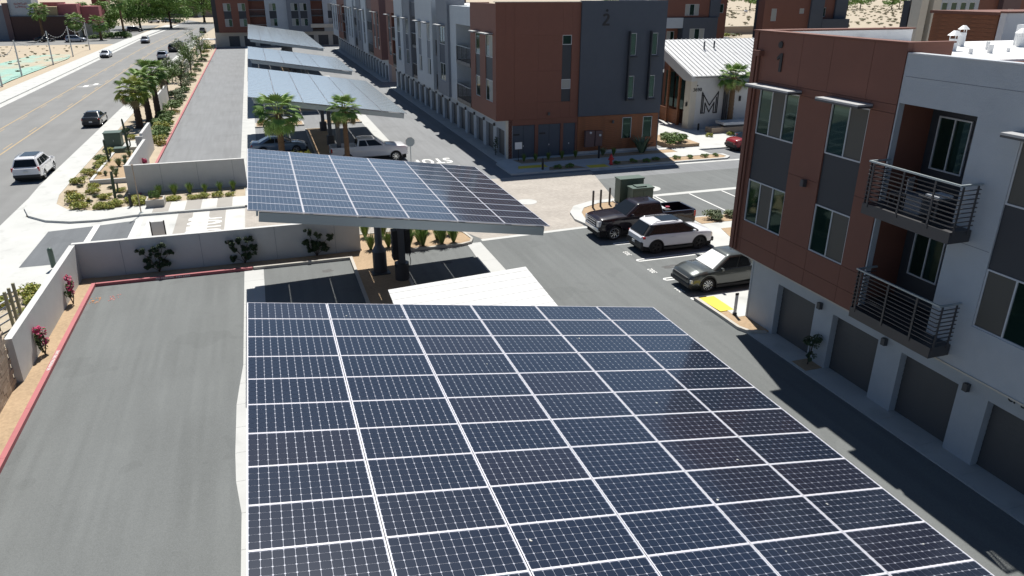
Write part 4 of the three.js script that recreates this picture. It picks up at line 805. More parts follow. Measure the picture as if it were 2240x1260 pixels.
// low shrubs: a few shapes of each kind
reseed(62);
const stemGeo = (h, n = 5) => merge(Array.from({ length: n }, (_, i) => bar([0, 0, 0], [Math.cos(i * 2.4) * 0.25 * h, h, Math.sin(i * 2.4) * 0.25 * h], 0.012, 5)));
const shrubVar = {};
for (const k of ['lime', 'green', 'grey', 'gold', 'dark', 'dry']) shrubVar[k] = [0, 1].map((v) => leafCloud(900, 0.6, 0.34, 0.6, 0.14, PAL[k], { clumps: 14, low: -0.1 }).translate(0, 0.2, 0));
const shrubStem = stemGeo(0.35);
function shrub(kind, x, z, s, label, group, y = 0.1, sy = 1) {
  const t = thing('shrub', label, 'shrub', group, [x, y, z], rr(0, 6.28)); mesh('foliage', shrubVar[kind][Math.floor(rnd() * 2)], M.leaf, t); mesh('stem', shrubStem, M.trunkDark, t); t.scale.set(s, s * sy, s); return t;
}
const bedLabels = ['lime shrub nearest the street kerb, north of the orange-flecked one', 'orange-flecked shrub beside the raised bed kerb', 'wide lime shrub at the street edge of the corner bed', 'small lime shrub beside the raised bed corner', 'lime shrub in front of the raised bed kerb', 'small golden shrub at the rounded street corner', 'largest lime shrub of the rounded bed corner', 'lime shrub at the tip of the rounded corner', 'lime shrub between the corner cactus and the largest shrub', 'lime shrub touching its twin beside the corner pavement', 'lime twin shrub beside the corner pavement', 'lime shrub at the foot of the corner cactus', 'small lime shrub under the low raised bed kerb', 'lime shrub beside the column cactus of the street edge', 'greener shrub north of the column cactus', 'lime shrub between the cactus and the raised bed', 'lime shrub south of the column cactus', 'lime shrub before the green street cabinet', 'broad lime shrub beside the slim tan pole', 'lime shrub against the end of the long pale wall', 'grey-green shrub behind the green street cabinet', 'lime shrub beside the concrete pad', 'green shrub on the sand below the street palms'];
const gBed = 'rounded shrubs in the corner bed';
for (const [x, z, s, k] of [[-13.6, -63.4, 1.05, 'lime'], [-12.8, -62.2, 0.95, 'gold'], [-13.5, -60.6, 1.1, 'lime'], [-12.4, -58.8, 0.8, 'lime'], [-12.1, -57.1, 0.85, 'lime'], [-13.5, -57.2, 0.7, 'gold'], [-12.7, -54.8, 1.25, 'lime'], [-12.2, -52.9, 1.1, 'lime'], [-10.9, -55.2, 0.9, 'lime'], [-10.9, -52.6, 0.85, 'lime'], [-10.4, -52.55, 0.9, 'lime'], [-10.0, -53.0, 0.9, 'lime'], [-10.2, -57.0, 0.7, 'lime'], [-13.0, -66.3, 1.0, 'lime'], [-13.3, -68.4, 1.05, 'green'], [-12.9, -67.3, 1.0, 'lime'], [-12.9, -65.2, 0.9, 'lime'], [-13.1, -71.6, 1.0, 'lime'], [-8.7, -53.1, 1.15, 'lime'], [-9.0, -53.9, 1.0, 'lime'], [-13.8, -76.0, 0.8, 'grey'], [-12.4, -78.3, 1.0, 'lime'], [-13.4, -82.5, 0.8, 'green']])
  shrub(k, x, z, s, bedLabels.shift(), gBed);
for (const [x, z] of [[-13.3, -59.3], [-12.4, -60.6], [-11.9, -54.6], [-11.7, -55.9], [-13.4, -65.7], [-10.1, -55.3], [-11.1, -58.1]]) shrub('dark', x, z, 0.42, 'tiny dark seedling between the shrubs of the corner bed', 'dark seedlings in the corner bed');
for (const [x, z, s] of [[-6.4, -53.4, 0.75], [-5.3, -53.4, 0.7], [-4.6, -53.4, 0.75], [-3.7, -53.4, 0.75], [-2.8, -53.4, 0.65], [-6.75, -53.35, 0.6]]) shrub(rnd() < 0.3 ? 'gold' : 'lime', x, z, s, 'small low shrub in the row along the banded walk', 'shrubs along the banded walk');
// grass tufts
function tuftGeo(n, h, spread, pal, w = 0.022) {
  const pos = [], col = []; for (let i = 0; i < n; i++) { const a = rr(0, 6.283), l = h * rr(0.6, 1), d = spread * rr(0.2, 1), P = pal[Math.floor(rnd() * pal.length)], m = rr(0.8, 1.2), ca = Math.cos(a), sa = Math.sin(a), px = -sa * w, pz = ca * w, bx = ca * d * 0.15, bz = sa * d * 0.15; const mid = [bx + ca * d * 0.45, l * 0.65, bz + sa * d * 0.45], tip = [bx + ca * d, l, bz + sa * d]; const A = [bx - px, 0, bz - pz], B = [bx + px, 0, bz + pz], C = [mid[0] + px * 0.8, mid[1], mid[2] + pz * 0.8], D = [mid[0] - px * 0.8, mid[1], mid[2] - pz * 0.8]; for (const p of [A, B, C, A, C, D, D, C, tip]) { pos.push(...p); col.push(P[0] * m, P[1] * m, P[2] * m); } }
  const g = new THREE.BufferGeometry(); g.setAttribute('position', new THREE.Float32BufferAttribute(pos, 3)); g.setAttribute('color', new THREE.Float32BufferAttribute(col, 3)); g.computeVertexNormals(); return g;
}
const tuft = { green: tuftGeo(170, 1.0, 0.42, PAL.green, 0.025), grey: tuftGeo(150, 0.9, 0.55, PAL.grey, 0.03), agave: tuftGeo(46, 0.8, 0.6, [[0.10, 0.15, 0.09], [0.14, 0.19, 0.11]], 0.06), dark: tuftGeo(120, 0.8, 0.4, PAL.dark, 0.03) };
const tuftCrown = merge([new THREE.SphereGeometry(0.09, 6, 5).translate(0, 0.03, 0)]);
function grass(kind, x, z, s, label, group, y = 0.1) { const t = thing(kind === 'agave' ? 'agave' : 'grass_tuft', label, kind === 'agave' ? 'agave' : 'grass', group, [x, y, z], rr(0, 6.28)); mesh('blades', tuft[kind], M.leaf, t); mesh('crown', tuftCrown, M.trunkDark, t); t.scale.setScalar(s); return t; }
for (const [x, z] of [[4.8, -39.0], [5.8, -41.1], [5.8, -39.1], [6.9, -38.75], [7.6, -39.5], [7.7, -38.75], [8.7, -39.5], [8.8, -38.75], [9.5, -38.8], [4.8, -41.3], [7.5, -41.3], [8.4, -41.1], [6.6, -40.4], [9.6, -40.2]]) grass('green', x, z, rr(0.95, 1.25), 'upright green grass tuft in the bed with the rounded kerb tip', 'grass tufts behind the pale wall end');
for (const [x, z] of [[-6.6, -54.9], [-5.6, -55], [-4.6, -55], [-3.6, -55.1], [-2.7, -55.1], [-7.6, -55.2]]) grass('green', x, z, rr(0.7, 0.95), 'green grass tuft in the shade of the long pale wall', 'tufts in the shade of the wall');
for (let i = 0; i < 14; i++) grass(i % 3 ? 'agave' : 'grey', rr(-12.1, -10.1), -61 - i * 0.63, rr(0.5, 0.85), 'grey-green spiky plant in the raised kerbed bed', 'spiky plants in the raised bed', 0.36);
for (const [x, z, k, s] of [[20.4, -57.6, 'green', 0.7], [21.4, -57.5, 'green', 0.7], [22.6, -57.6, 'green', 0.7], [23.9, -57.7, 'green', 0.75], [25.2, -57.8, 'green', 0.7], [27.8, -57.8, 'grey', 0.8], [28.8, -57.7, 'green', 0.7]]) grass(k, x, z, s, 'low green tuft along the shaded end wall', 'tufts along the shaded end wall', 0.09);
grass('agave', 31.6, -57.8, 2.0, 'large pale agave before the wooden base of the grey building', null, 0.09);
for (const [x, z, s] of [[22.2, -54.4, 0.6], [23.2, -54.3, 0.65], [27.5, -54.4, 0.5], [29.06, -54.5, 0.6], [30.2, -54.3, 0.6], [31.29, -54.6, 0.6], [33.24, -54.6, 0.6], [34.5, -54.4, 0.55], [36.0, -54.5, 0.6], [37.1, -54.5, 0.5]]) shrub('green', x, z, s, 'small green shrub in the street bed by the hydrant', 'shrubs in the street bed by the hydrant', 0.09);
for (const [x, z, s] of [[35.6, -59.4, 1.7], [36.6, -60.2, 1.6], [36.2, -61.6, 1.2]]) shrub('green', x, z, s, 'bushy green shrub beside the grey end wall corner', 'bushes beside the grey wall corner', 0.4);
for (const [x, z, s, k] of [[26.2, -38.1, 1.1, 'grey'], [27.6, -38.1, 0.9, 'grey'], [29.5, -38.0, 1.0, 'green'], [27.0, -35.2, 1.3, 'green'], [28.2, -34.2, 1.2, 'green'], [26.6, -33.4, 1.0, 'lime']]) shrub(k, x, z, s, 'leafy shrub in the bed beyond the parked cars', 'shrubs beyond the parked cars', 0.14);
for (const [x, z] of [[41.5, -62.4], [44, -62.5], [46, -62.3]]) shrub('lime', x, z, 0.7, 'small shrub in the planter before the pavilion', 'shrubs before the pavilion', 0.12);
// yellow-green hedge bed behind the red kerb
for (const [x, z, s, k] of [[-9.35, -74.2, 0.9, 'gold'], [-9.6, -76.0, 1.5, 'lime'], [-9.8, -78.2, 1.6, 'green'], [-9.9, -80.4, 1.7, 'green'], [-10.1, -82.6, 1.6, 'lime'], [-10.2, -85.2, 1.8, 'green'], [-10.3, -88.0, 1.7, 'green'], [-9.7, -86.2, 1.0, 'lime'], [-10.4, -91, 1.7, 'green'], [-9.8, -93.5, 1.0, 'gold'], [-10.3, -96.5, 1.9, 'green'], [-10.2, -100.5, 1.5, 'green'], [-9.9, -105, 1.6, 'grey'], [-10.6, -108.5, 2.0, 'grey'], [-10.2, -113, 1.6, 'green'], [-10.4, -119, 1.5, 'grey'], [-10.0, -126, 1.4, 'grey'], [-10.6, -133, 1.6, 'green'], [-10.2, -142, 1.4, 'grey'], [-10.4, -151, 1.5, 'green'], [-10.3, -162, 1.5, 'grey'], [-10.2, -172, 1.4, 'green'], [-10.8, -184, 1.6, 'gold'], [-11.0, -196, 1.9, 'lime']])
  shrub(k, x, z, s, ({ gold: 'golden-flowered shrub ', lime: 'yellow-green shrub ', green: 'fresh green shrub ', grey: 'grey-green shrub ' })[k] + (z > -80 ? 'beside the tall wall length behind the red kerb' : z > -94 ? 'between the street palms and the red kerb' : z > -104 ? 'before the wall length behind the palms' : z > -130 ? 'under the nearest desert trees of the long bed' : z > -160 ? 'before the far wall among the desert trees' : 'near the end building in the long bed') + (x < -10.25 ? ', set back from the kerb' : ', close to the kerb'), 'shrubs of the long bed');
for (const [x, z, s] of [[-0.1, -83, 1.0], [1.2, -82.8, 1.1], [2.6, -83, 1.0]]) shrub('gold', x, z, s, 'yellow shrub in the kerbed island under the palm canopy', 'yellow shrubs in the island');
for (const [x, z, s] of [[2.2, -56.2, 2.0], [1.4, -56.4, 1.4]]) shrub('lime', x, z, s, 'yellow-green bush at the foot of the fuller palm', 'bushes under the fuller palm', 0.1, 2.6);
// wall shrubs: dark, loosely branched
reseed(63);
function wallShrub(x, z, s, mirror) {
  const t = thing('wall_shrub', 'dark loosely branched shrub trained against the shaded pale wall', 'shrub', 'dark shrubs on the shaded wall', [x, 0.1, z]); const L = [], B = [];
  const tips = [[-0.62, 1.05], [-0.35, 0.72], [-0.15, 1.15], [0.1, 0.75], [0.28, 1.2], [0.45, 0.85], [0.05, 0.4], [-0.4, 0.35], [0.35, 0.45]].map(([a, b]) => [a * mirror * rr(0.8, 1.15), b * rr(0.9, 1.1)]);
  for (const [a, b] of tips) { B.push(tube([[0, 0, 0], [a * 0.35, b * 0.5, 0.02], [a, b, 0.05]], 0.012, 5, 6)); L.push(leafCloud(210, 0.24, 0.2, 0.14, 0.13, PAL.dark, { clumps: 6, low: -1 }).translate(a, b, 0.06)); }
  mesh('branches', merge(B), M.trunkDark, t); mesh('foliage', merge(L), M.leaf, t); t.scale.setScalar(s);
}
wallShrub(-6.0, -38.85, 1.12, 1); wallShrub(-1.85, -38.85, 1.1, 1); wallShrub(1.85, -38.85, 1.08, -1);
{ // shrub between two garages
  const t = thing('garage_shrub', 'dark tall shrub in a small bed between two garage doors', 'shrub', null, [19.0, 0.05, -20.25]);
  mesh('soil', box(-0.42, 0.34, 0, 0.012, -0.4, 0.42), M.sand, t); mesh('stem', merge([bar([0, 0, 0], [0.05, 0.9, 0.05], 0.025), bar([0, 0.2, 0], [0.12, 0.8, -0.15], 0.018)]), M.trunkDark, t); mesh('foliage', merge([leafCloud(320, 0.3, 0.35, 0.35, 0.13, PAL.dark, { clumps: 9 }).translate(0.08, 1.0, 0), leafCloud(120, 0.2, 0.25, 0.22, 0.12, PAL.dark, { clumps: 5 }).translate(0.05, 0.4, 0.08)]), M.leaf, t);
}
{ const t = thing('garage_shrub', 'dark slim shrub beside the cream corner of the second garages', 'shrub', null, [18.95, 0.05, -61.0]); mesh('stem', bar([0, 0, 0], [0, 1, 0], 0.03), M.trunkDark, t); mesh('foliage', leafCloud(260, 0.3, 0.8, 0.3, 0.14, PAL.dark, { clumps: 9, low: -1 }).translate(0, 1.0, 0), M.leaf, t); }
// bougainvilleas on the wall
function bougain(x, z, s, label) {
  const t = thing('bougainvillea', label, 'bougainvillea', null, [x, 0.12, z]);
  mesh('stem', merge([tube([[0, 0, 0], [-0.05, 0.4, 0.05], [-0.02, 1.0, 0]], 0.025, 5), tube([[0, 0, 0], [0.05, 0.35, -0.1], [0.0, 0.8, -0.25]], 0.02, 5)]), M.trunkDark, t);
  mesh('flowers', merge([leafCloud(460, 0.22, 0.34, 0.38, 0.11, PAL.pink, { clumps: 8, low: -1 }).translate(0, 1.0, 0), leafCloud(170, 0.18, 0.24, 0.26, 0.1, PAL.pink, { clumps: 5, low: -1 }).translate(0.02, 0.65, -0.1)]), M.leaf, t);
  mesh('leaves', leafCloud(380, 0.18, 0.5, 0.28, 0.1, [...PAL.green, ...PAL.dark], { clumps: 8, low: -1 }).translate(-0.03, 0.6, 0), M.leaf, t); t.scale.setScalar(s);
}
bougain(-9.33, -35.6, 1.05, 'fuller pink bougainvillea on the pale wall near its corner'); bougain(-9.33, -30.3, 1.0, 'sparser pink bougainvillea on the pale wall near the block wall'); bougain(-9.2, -62.2, 1.0, 'faded pink bougainvillea behind the corner of the upper wall');
{ // fallen petals on the asphalt
  const P = []; reseed(64); for (let i = 0; i < 34; i++) { const k = i < 20; P.push(colored(new THREE.PlaneGeometry(0.06, 0.045).rotateX(-Math.PI / 2 + rr(-0.3, 0.3)).rotateY(rr(0, 6)).translate((k ? -8.55 : -7.7) + rr(-0.22, 0.22), 0.012 + rr(0, 0.006), (k ? -36.0 : -36.1) + rr(-0.35, 0.35)), 0.55, k ? 0.22 : 0.12, k ? 0.07 : 0.1)); }
  const m = mesh('fallen_petals', merge(P), M.leaf, scene); m.userData = { kind: 'stuff', label: 'scattered fallen pink petals on the asphalt by the red kerb', category: 'petals' };
}
// column cacti
function cactus(x, z, h, lean, label) { const t = thing('column_cactus', label, 'cactus', 'column cacti of the street bed', [x, 0.1, z]); t.rotation.z = lean; const pts = [[0.001, 0], [0.085, 0.05], [0.1, h * 0.5], [0.085, h * 0.93], [0.001, h]].map((p) => new THREE.Vector2(...p)); const g = new THREE.LatheGeometry(pts, 18); const p = g.attributes.position; for (let i = 0; i < p.count; i++) { const a = Math.atan2(p.getZ(i), p.getX(i)), k = 1 + 0.14 * Math.cos(a * 9); p.setX(i, p.getX(i) * k); p.setZ(i, p.getZ(i) * k); } g.computeVertexNormals(); mesh('stalk', g, M.cactus, t); if (h > 1.7) mesh('side_stalk', tube([[0, h * 0.25, 0], [0.2, h * 0.33, 0], [0.24, h * 0.6, 0]], 0.055, 8), M.cactus, t); }
cactus(-12.5, -66.9, 2.1, 0.05, 'slim dark column cactus among the shrubs by the kerbed bed'); cactus(-11.6, -71.2, 2.0, 0.03, 'slim dark column cactus beside the green ground box'); cactus(-10.25, -54.3, 2.1, -0.04, 'slim dark column cactus at the corner near the square planter'); cactus(-12.5, -77.0, 2.2, 0.06, 'slim column cactus behind the green street cabinet');
// ---------- palms ----------
reseed(65);
function fanGeo(R, n = 17, pal) { // one folded fan leaf in the x-y plane, stalk along +x
  const pos = [], col = [], P = pal[Math.floor(rnd() * pal.length)];
  for (let i = 0; i < n; i++) { const a0 = -1.75 + 3.5 * i / n, a1 = -1.75 + 3.5 * (i + 1) / n, am = (a0 + a1) / 2, r = R * (0.72 + 0.28 * Math.cos(am * 0.8)) * rr(0.9, 1.05), m = rr(0.8, 1.15), dz = 0.05 * R, dr = -0.16 * r; const q = (a, rad, z) => [rad * Math.cos(a), rad * Math.sin(a), z]; const c = [0, 0, 0], A = q(a0, r * 0.58, 0), B = q(am, r * 0.62, dz), C = q(a1, r * 0.58, 0), T = q(am, r, dr); for (const p of [c, A, B, c, B, C, A, T, B, B, T, C]) { pos.push(...p); col.push(P[0] * m, P[1] * m, P[2] * m); } }
  const g = new THREE.BufferGeometry(); g.setAttribute('position', new THREE.Float32BufferAttribute(pos, 3)); g.setAttribute('color', new THREE.Float32BufferAttribute(col, 3)); return g;
}
function palmCrown(nf, stalk, R, pal, dead = 0) {
  const out = []; const G = 2.39996;
  for (let i = 0; i < nf; i++) {
    const f = i / nf, el = 1.35 - 2.15 * Math.pow(f, 0.9) + rr(-0.12, 0.12), az = i * G + rr(-0.2, 0.2), isDead = i >= nf - dead, l = stalk * rr(0.8, 1.1);
    const g = fanGeo(R * rr(0.85, 1.1), 15, isDead ? PAL.dry : pal); g.rotateX(-Math.PI / 2); g.rotateX(rr(-0.3, 0.3)); g.rotateZ(-0.35 - 0.3 * f).translate(l, -0.12 * l, 0);
    const st = colored(bar([0.05, 0, 0], [l, -0.12 * l, 0], 0.02, 4).toNonIndexed(), 0.16, 0.17, 0.05); for (const q of [g, st]) { q.rotateZ(el).rotateY(az); if (!q.attributes.normal) q.computeVertexNormals(); out.push(q); }
  }
  for (const g of out) { g.deleteAttribute('uv'); g.computeVertexNormals(); } return mergeGeometries(out.map((g) => (g.index ? g.toNonIndexed() : g)));
}
function trunkGeo(h, r0, r1, bend = 0) { const pts = [], n = 14; const g = new THREE.CylinderGeometry(r1, r0, h, 14, n * 2).translate(0, h / 2, 0); const p = g.attributes.position; for (let i = 0; i < p.count; i++) { const y = p.getY(i) / h, k = 1 + 0.07 * Math.sin(y * h * 16) + 0.06 * (hash(i % 64, Math.floor(y * 40), 3) - 0.5) + (y < 0.08 ? (0.08 - y) * 5 : 0); p.setX(i, p.getX(i) * k + bend * y * y * h); p.setZ(i, p.getZ(i) * k); } g.computeVertexNormals(); return uvm(g); }
function palm(x, z, h, r, crown, label, group, cs = 1, bend = 0, trunk = M.trunk, y = 0.1) {
  const t = thing('palm_tree', label, 'palm tree', group, [x, y, z], 0); mesh('trunk', trunkGeo(h, r * 1.15, r * 0.85, bend), trunk, t); const c = mesh('crown', crown, M.leaf, t); c.position.set(bend * h, h, 0); c.rotation.y = rr(0, 6); c.scale.setScalar(cs); return t;
}
const palGreen = [[0.14, 0.25, 0.045], [0.18, 0.30, 0.06], [0.11, 0.20, 0.036], [0.25, 0.35, 0.09]], palYel = [[0.20, 0.26, 0.03], [0.11, 0.18, 0.025], [0.30, 0.31, 0.04]];
const crownFull = palmCrown(36, 1.05, 0.75, palGreen, 0), crownB = palmCrown(34, 0.85, 0.7, palGreen, 4), crownY = palmCrown(34, 1.0, 0.8, palYel, 4), crownM = palmCrown(34, 1.0, 0.85, palGreen, 5);
palm(0.95, -56.0, 5.1, 0.23, crownFull, 'taller full fan palm on the island before the third canopy', 'fan palms on the island', 1.12, 0.01);
palm(5.65, -56.0, 5.15, 0.19, crownB, 'fan palm with drier skirt beside the white pickup', 'fan palms on the island', 0.98, 0.005);
palm(-12.3, -84.6, 3.7, 0.32, crownY, 'yellowish fan palm of the street trio with a dark trunk', 'street palm trio', 1.15, -0.02, M.trunkDark);
palm(-11.75, -88.2, 4.3, 0.3, crownFull, 'middle green fan palm of the street trio', 'street palm trio', 1.1, -0.02, M.trunkDark);
palm(-11.2, -91.5, 4.7, 0.3, crownM, 'fan palm of the street trio with drooping pale fans', 'street palm trio', 1.2, -0.01, M.trunkDark);
palm(46.0, -65.8, 5.2, 0.27, crownM, 'fan palm standing before the pavilion entrance', null, 1.05, -0.004);
for (const [x, z, h, l] of [[-54.0, -238, 7.5, 'fan palm before the white sign wall of the shops'], [-45.6, -237, 5.0, 'fan palm at the end of the dark shop wall'], [-40.3, -239, 4.3, 'low bushy fan palm beside the terrace umbrella'], [-36.0, -251, 9.5, 'tall thin fan palm behind the shop terrace']]) palm(x, z, h, 0.3, crownFull, l, 'far palms by the shops', 1.7, 0, M.trunk, 0);
palm(92, -158, 6, 0.3, crownM, 'palm beyond the pavilion roof', null, 1.6, 0, M.trunk, 0);
// ---------- trees ----------
reseed(66);
function treeThing(x, z, h, rad, n, pal, label, group, o = {}) {
  const t = thing('tree', label, 'tree', group, [x, 0.05, z], rr(0, 6)); const B = [trunkGeo(h * 0.5, 0.05 * h * (o.tw ?? 0.6), 0.022 * h)], L = []; const K = o.K ?? 9;
  for (let i = 0; i < K; i++) { const a = i * 2.4 + rr(-0.3, 0.3), r = rad * rr(0.3, 0.75), y = h * rr(o.lowK ?? 0.5, 0.9); const tip = [Math.cos(a) * r, y, Math.sin(a) * r]; B.push(tube([[0, h * 0.35, 0], [tip[0] * 0.4, h * 0.35 + (y - h * 0.35) * 0.55, tip[2] * 0.4], tip], 0.008 * h, 5)); L.push(leafCloud(Math.round(n / K), rad * 0.5, h * 0.2, rad * 0.5, o.leaf ?? 0.3, pal, { clumps: 6, low: -1 }).translate(...tip)); }
  mesh('trunk', merge(B), o.trunk ?? M.trunkDark, t); mesh('crown', merge(L), M.leaf, t); return t;
}
for (const [x, z, h, r, l] of [[-37.5, -300, 13, 9, 'broad green street tree above the dark parked car'], [-28, -305, 13.5, 9, 'broad green street tree beside the far street bend'], [-19, -352, 15.5, 10.5, 'large green tree before the brown end building'], [-43.5, -262, 9.5, 6, 'green tree behind the shop terrace palms']]) treeThing(x, z, h, r, 13000, PAL.tree, l, 'far street trees', { leaf: 0.6, K: 26, lowK: 0.3 });
for (const [x, z, h, r, p] of [[-11.6, -108, 4.4, 1.8, 'green'], [-10.6, -116, 4.6, 1.9, 'grey'], [-12.6, -126, 4.0, 1.6, 'grey'], [-10.7, -138, 5.4, 2.2, 'green'], [-12.4, -150, 4.8, 2.0, 'grey'], [-10.4, -164, 6.0, 2.4, 'green']]) treeThing(x, z, h, r, 2200, PAL[p], 'thin desert tree in the long street bed', 'desert trees of the street bed', { leaf: 0.24, K: 12, tw: 0.4, lowK: 0.35 });
for (let i = 0; i < 26; i++) { const x = 250 + i * 13 + rr(-5, 5), z = -505 + i * 3 + rr(-25, 25); treeThing(x, z, rr(10, 15), rr(8, 12), 1500, PAL.tree, 'round green tree in the line beyond the desert field', 'trees beyond the desert field', { leaf: 1.2, K: 10, lowK: 0.3 }); }
for (let i = 0; i < 8; i++) shrub('green', -39 + rr(-5, 4), -247 + rr(-7, 3), rr(2.2, 3.6), 'tall shrub by the shop terrace across the street', 'shrubs by the shop terrace', 0);
// scrub of the open desert
{
  const pts = []; reseed(67); const g = leafCloud(26, 0.8, 0.45, 0.8, 0.5, [...PAL.dry, ...PAL.dry, ...PAL.grey], { clumps: 4, low: 0 }).translate(0, 0.25, 0); const im = new THREE.InstancedMesh(g, M.leaf, 2600); im.name = 'desert_scrub'; const m = new THREE.Matrix4(), q = new THREE.Quaternion(), e = new THREE.Euler();
  for (let i = 0; i < 2600; i++) { const k = i < 260; let x, z; if (k) { x = rr(-90, -38); z = rr(-218, -150); } else { x = rr(120, 640); z = rr(-560, -190); } const s = k ? rr(0.3, 0.8) : rr(0.8, 2.2); m.compose(new THREE.Vector3(x, 0, z), q.setFromEuler(e.set(0, rr(0, 6), 0)), new THREE.Vector3(s, s * rr(0.6, 1), s)); im.setMatrixAt(i, m); }
  im.userData = { kind: 'stuff', label: 'dry scrub scattered over the open desert lots', category: 'scrub' }; im.castShadow = im.receiveShadow = true; scene.add(im);
}
for (const [x, z, s] of [[-11.3, -37.4, 1.2], [-11.0, -36.4, 0.9], [-12.8, -36.6, 1.0], [-11.2, -35.2, 0.6]]) shrub('lime', x, z, s, 'yellow-green shrub behind the pale wall near the rail fence', 'shrubs near the rail fence', 0);
// ---------- vehicles ----------
// Built in their own frame: +x forwards, y up, origin on the ground below the middle.
const tyreM = mat(0.018, 0.018, 0.019, 0.85), carGlass = pmat(0.010, 0.012, 0.014, 0.05, { ior: 1.45 }), trimM = mat(0.02, 0.02, 0.022, 0.55), chromeM = mat(0.62, 0.63, 0.65, 0.18, { metalness: 0.9 }), lampM = pmat(0.62, 0.64, 0.66, 0.15, { clearcoat: 1 }), tailM = pmat(0.42, 0.012, 0.012, 0.2, { clearcoat: 1 }), underM = mat(0.012, 0.012, 0.013, 0.9), plateM = mat(0.6, 0.6, 0.58, 0.5);
const paint = (r, g, b, metal = 0) => pmat(r, g, b, 0.35, { clearcoat: 1, clearcoatRoughness: 0.06, metalness: metal, specularIntensity: 0.3 });
const lerpKeys = (keys, x) => { if (x <= keys[0][0]) return keys[0][1]; for (let i = 1; i < keys.length; i++) if (x <= keys[i][0]) { const [a, p] = keys[i - 1], [b, q] = keys[i]; return b === a ? q : p + (q - p) * (x - a) / (b - a); } return keys[keys.length - 1][1]; };
// body shell: sections along x; the lower edge follows the wheel arches; an open bed dips to its floor
function bodyShell(s) {
  const xs = []; const n = 96; for (let i = 0; i <= n; i++) xs.push(s.rear + (s.front - s.rear) * i / n);
  if (s.bed) for (const x of s.bed) xs.push(x - 0.001, x + 0.001); xs.sort((a, b) => a - b);
  const rings = xs.map((x) => {
    const w = lerpKeys(s.width, x), ys = lerpKeys(s.belt, x), crown = lerpKeys(s.crown, x); let yb = lerpKeys(s.sill, x);
    for (const wx of s.wheels) { const d = Math.abs(x - wx), R = s.wr * 1.17; if (d < R) yb = Math.max(yb, s.wr + Math.sqrt(R * R - d * d) * 0.98); }
    yb = Math.min(yb, ys - 0.12); const inBed = s.bed && x > s.bed[0] && x < s.bed[1], mid = Math.max(yb + 0.02, yb + (ys - yb) * 0.5);
    const half = inBed ? [[w * 0.96, yb], [w * 0.995, yb + 0.05], [w, mid], [w * 0.985, ys - 0.07], [w * 0.96, ys], [w * 0.86, ys], [w * 0.85, s.bedFloor], [0, s.bedFloor]]
      : [[w * 0.96, yb], [w * 0.995, yb + 0.05], [w, mid], [w * 0.985, ys - 0.09], [w * 0.955, ys - 0.02], [w * 0.86, ys + crown * 0.55], [w * 0.45, ys + crown], [0, ys + crown * 1.08]];
    return [x, [...half.map(([z, y]) => [z, y]), ...half.slice(0, -1).reverse().map(([z, y]) => [-z, y])]];
  });
  const pos = [], m = rings[0][1].length;
  const quad = (A, B, C, D) => pos.push(...A, ...B, ...C, ...A, ...C, ...D);
  for (let i = 0; i + 1 < rings.length; i++) for (let j = 0; j + 1 < m; j++) { const [x0, r0] = rings[i], [x1, r1] = rings[i + 1]; const P = (x, q) => [x, q[1], q[0]]; quad(P(x0, r0[j]), P(x1, r1[j]), P(x1, r1[j + 1]), P(x0, r0[j + 1])); }
  for (const [k, f] of [[0, 1], [rings.length - 1, -1]]) { const [x, r] = rings[k]; for (let j = 0; j < Math.floor(m / 2); j++) { const a = r[j], b = r[j + 1], c = r[m - 2 - j], d = r[m - 1 - j]; const P = (q) => [x, q[1], q[0]]; f > 0 ? quad(P(a), P(b), P(c), P(d)) : quad(P(d), P(c), P(b), P(a)); } }
  const g = new THREE.BufferGeometry(); g.setAttribute('position', new THREE.Float32BufferAttribute(pos, 3)); return uvm(toCreasedNormals(g, 0.55));
}
// cabin: rounded frustum between the belt line and the roof
function cabinPoint(c, s, t, side) { const x = (c.b0 + (c.b1 - c.b0) * s) * (1 - t) + (c.r0 + (c.r1 - c.r0) * s) * t, w = c.wb + (c.wr - c.wb) * Math.pow(t, 1.15), y = c.y0 + (c.y1 - c.y0) * t; return [x, y, w * side]; }
function cabinShell(c) {
  const rows = [0, 0.25, 0.5, 0.75, 0.9, 1.0], rings = rows.map((t) => { const x0 = c.b0 + (c.r0 - c.b0) * t, x1 = c.b1 + (c.r1 - c.b1) * t, w = c.wb + (c.wr - c.wb) * Math.pow(t, 1.15), y = c.y0 + (c.y1 - c.y0) * t; return ringPts(x0, x1, w, y, c.rad ?? 0.14); });
  const last = rows.length - 1; const x0 = c.r0, x1 = c.r1; rings.push(ringPts(x0 + 0.05, x1 - 0.07, c.wr - 0.06, c.y1 + 0.035, 0.14), ringPts(x0 + 0.25, x1 - 0.3, c.wr - 0.28, c.y1 + 0.058, 0.14), ringPts((x0 + x1) / 2 - 0.05, (x0 + x1) / 2 + 0.05, 0.04, c.y1 + 0.064, 0.02));
  const pos = [], n = rings[0].length; for (let i = 0; i + 1 < rings.length; i++) for (let j = 0; j < n; j++) { const a = rings[i][j], b = rings[i][(j + 1) % n], d = rings[i + 1][j], e = rings[i + 1][(j + 1) % n]; pos.push(...a, ...e, ...b, ...a, ...d, ...e); }
  const g = new THREE.BufferGeometry(); g.setAttribute('position', new THREE.Float32BufferAttribute(pos, 3)); return uvm(toCreasedNormals(g, 0.6));
}
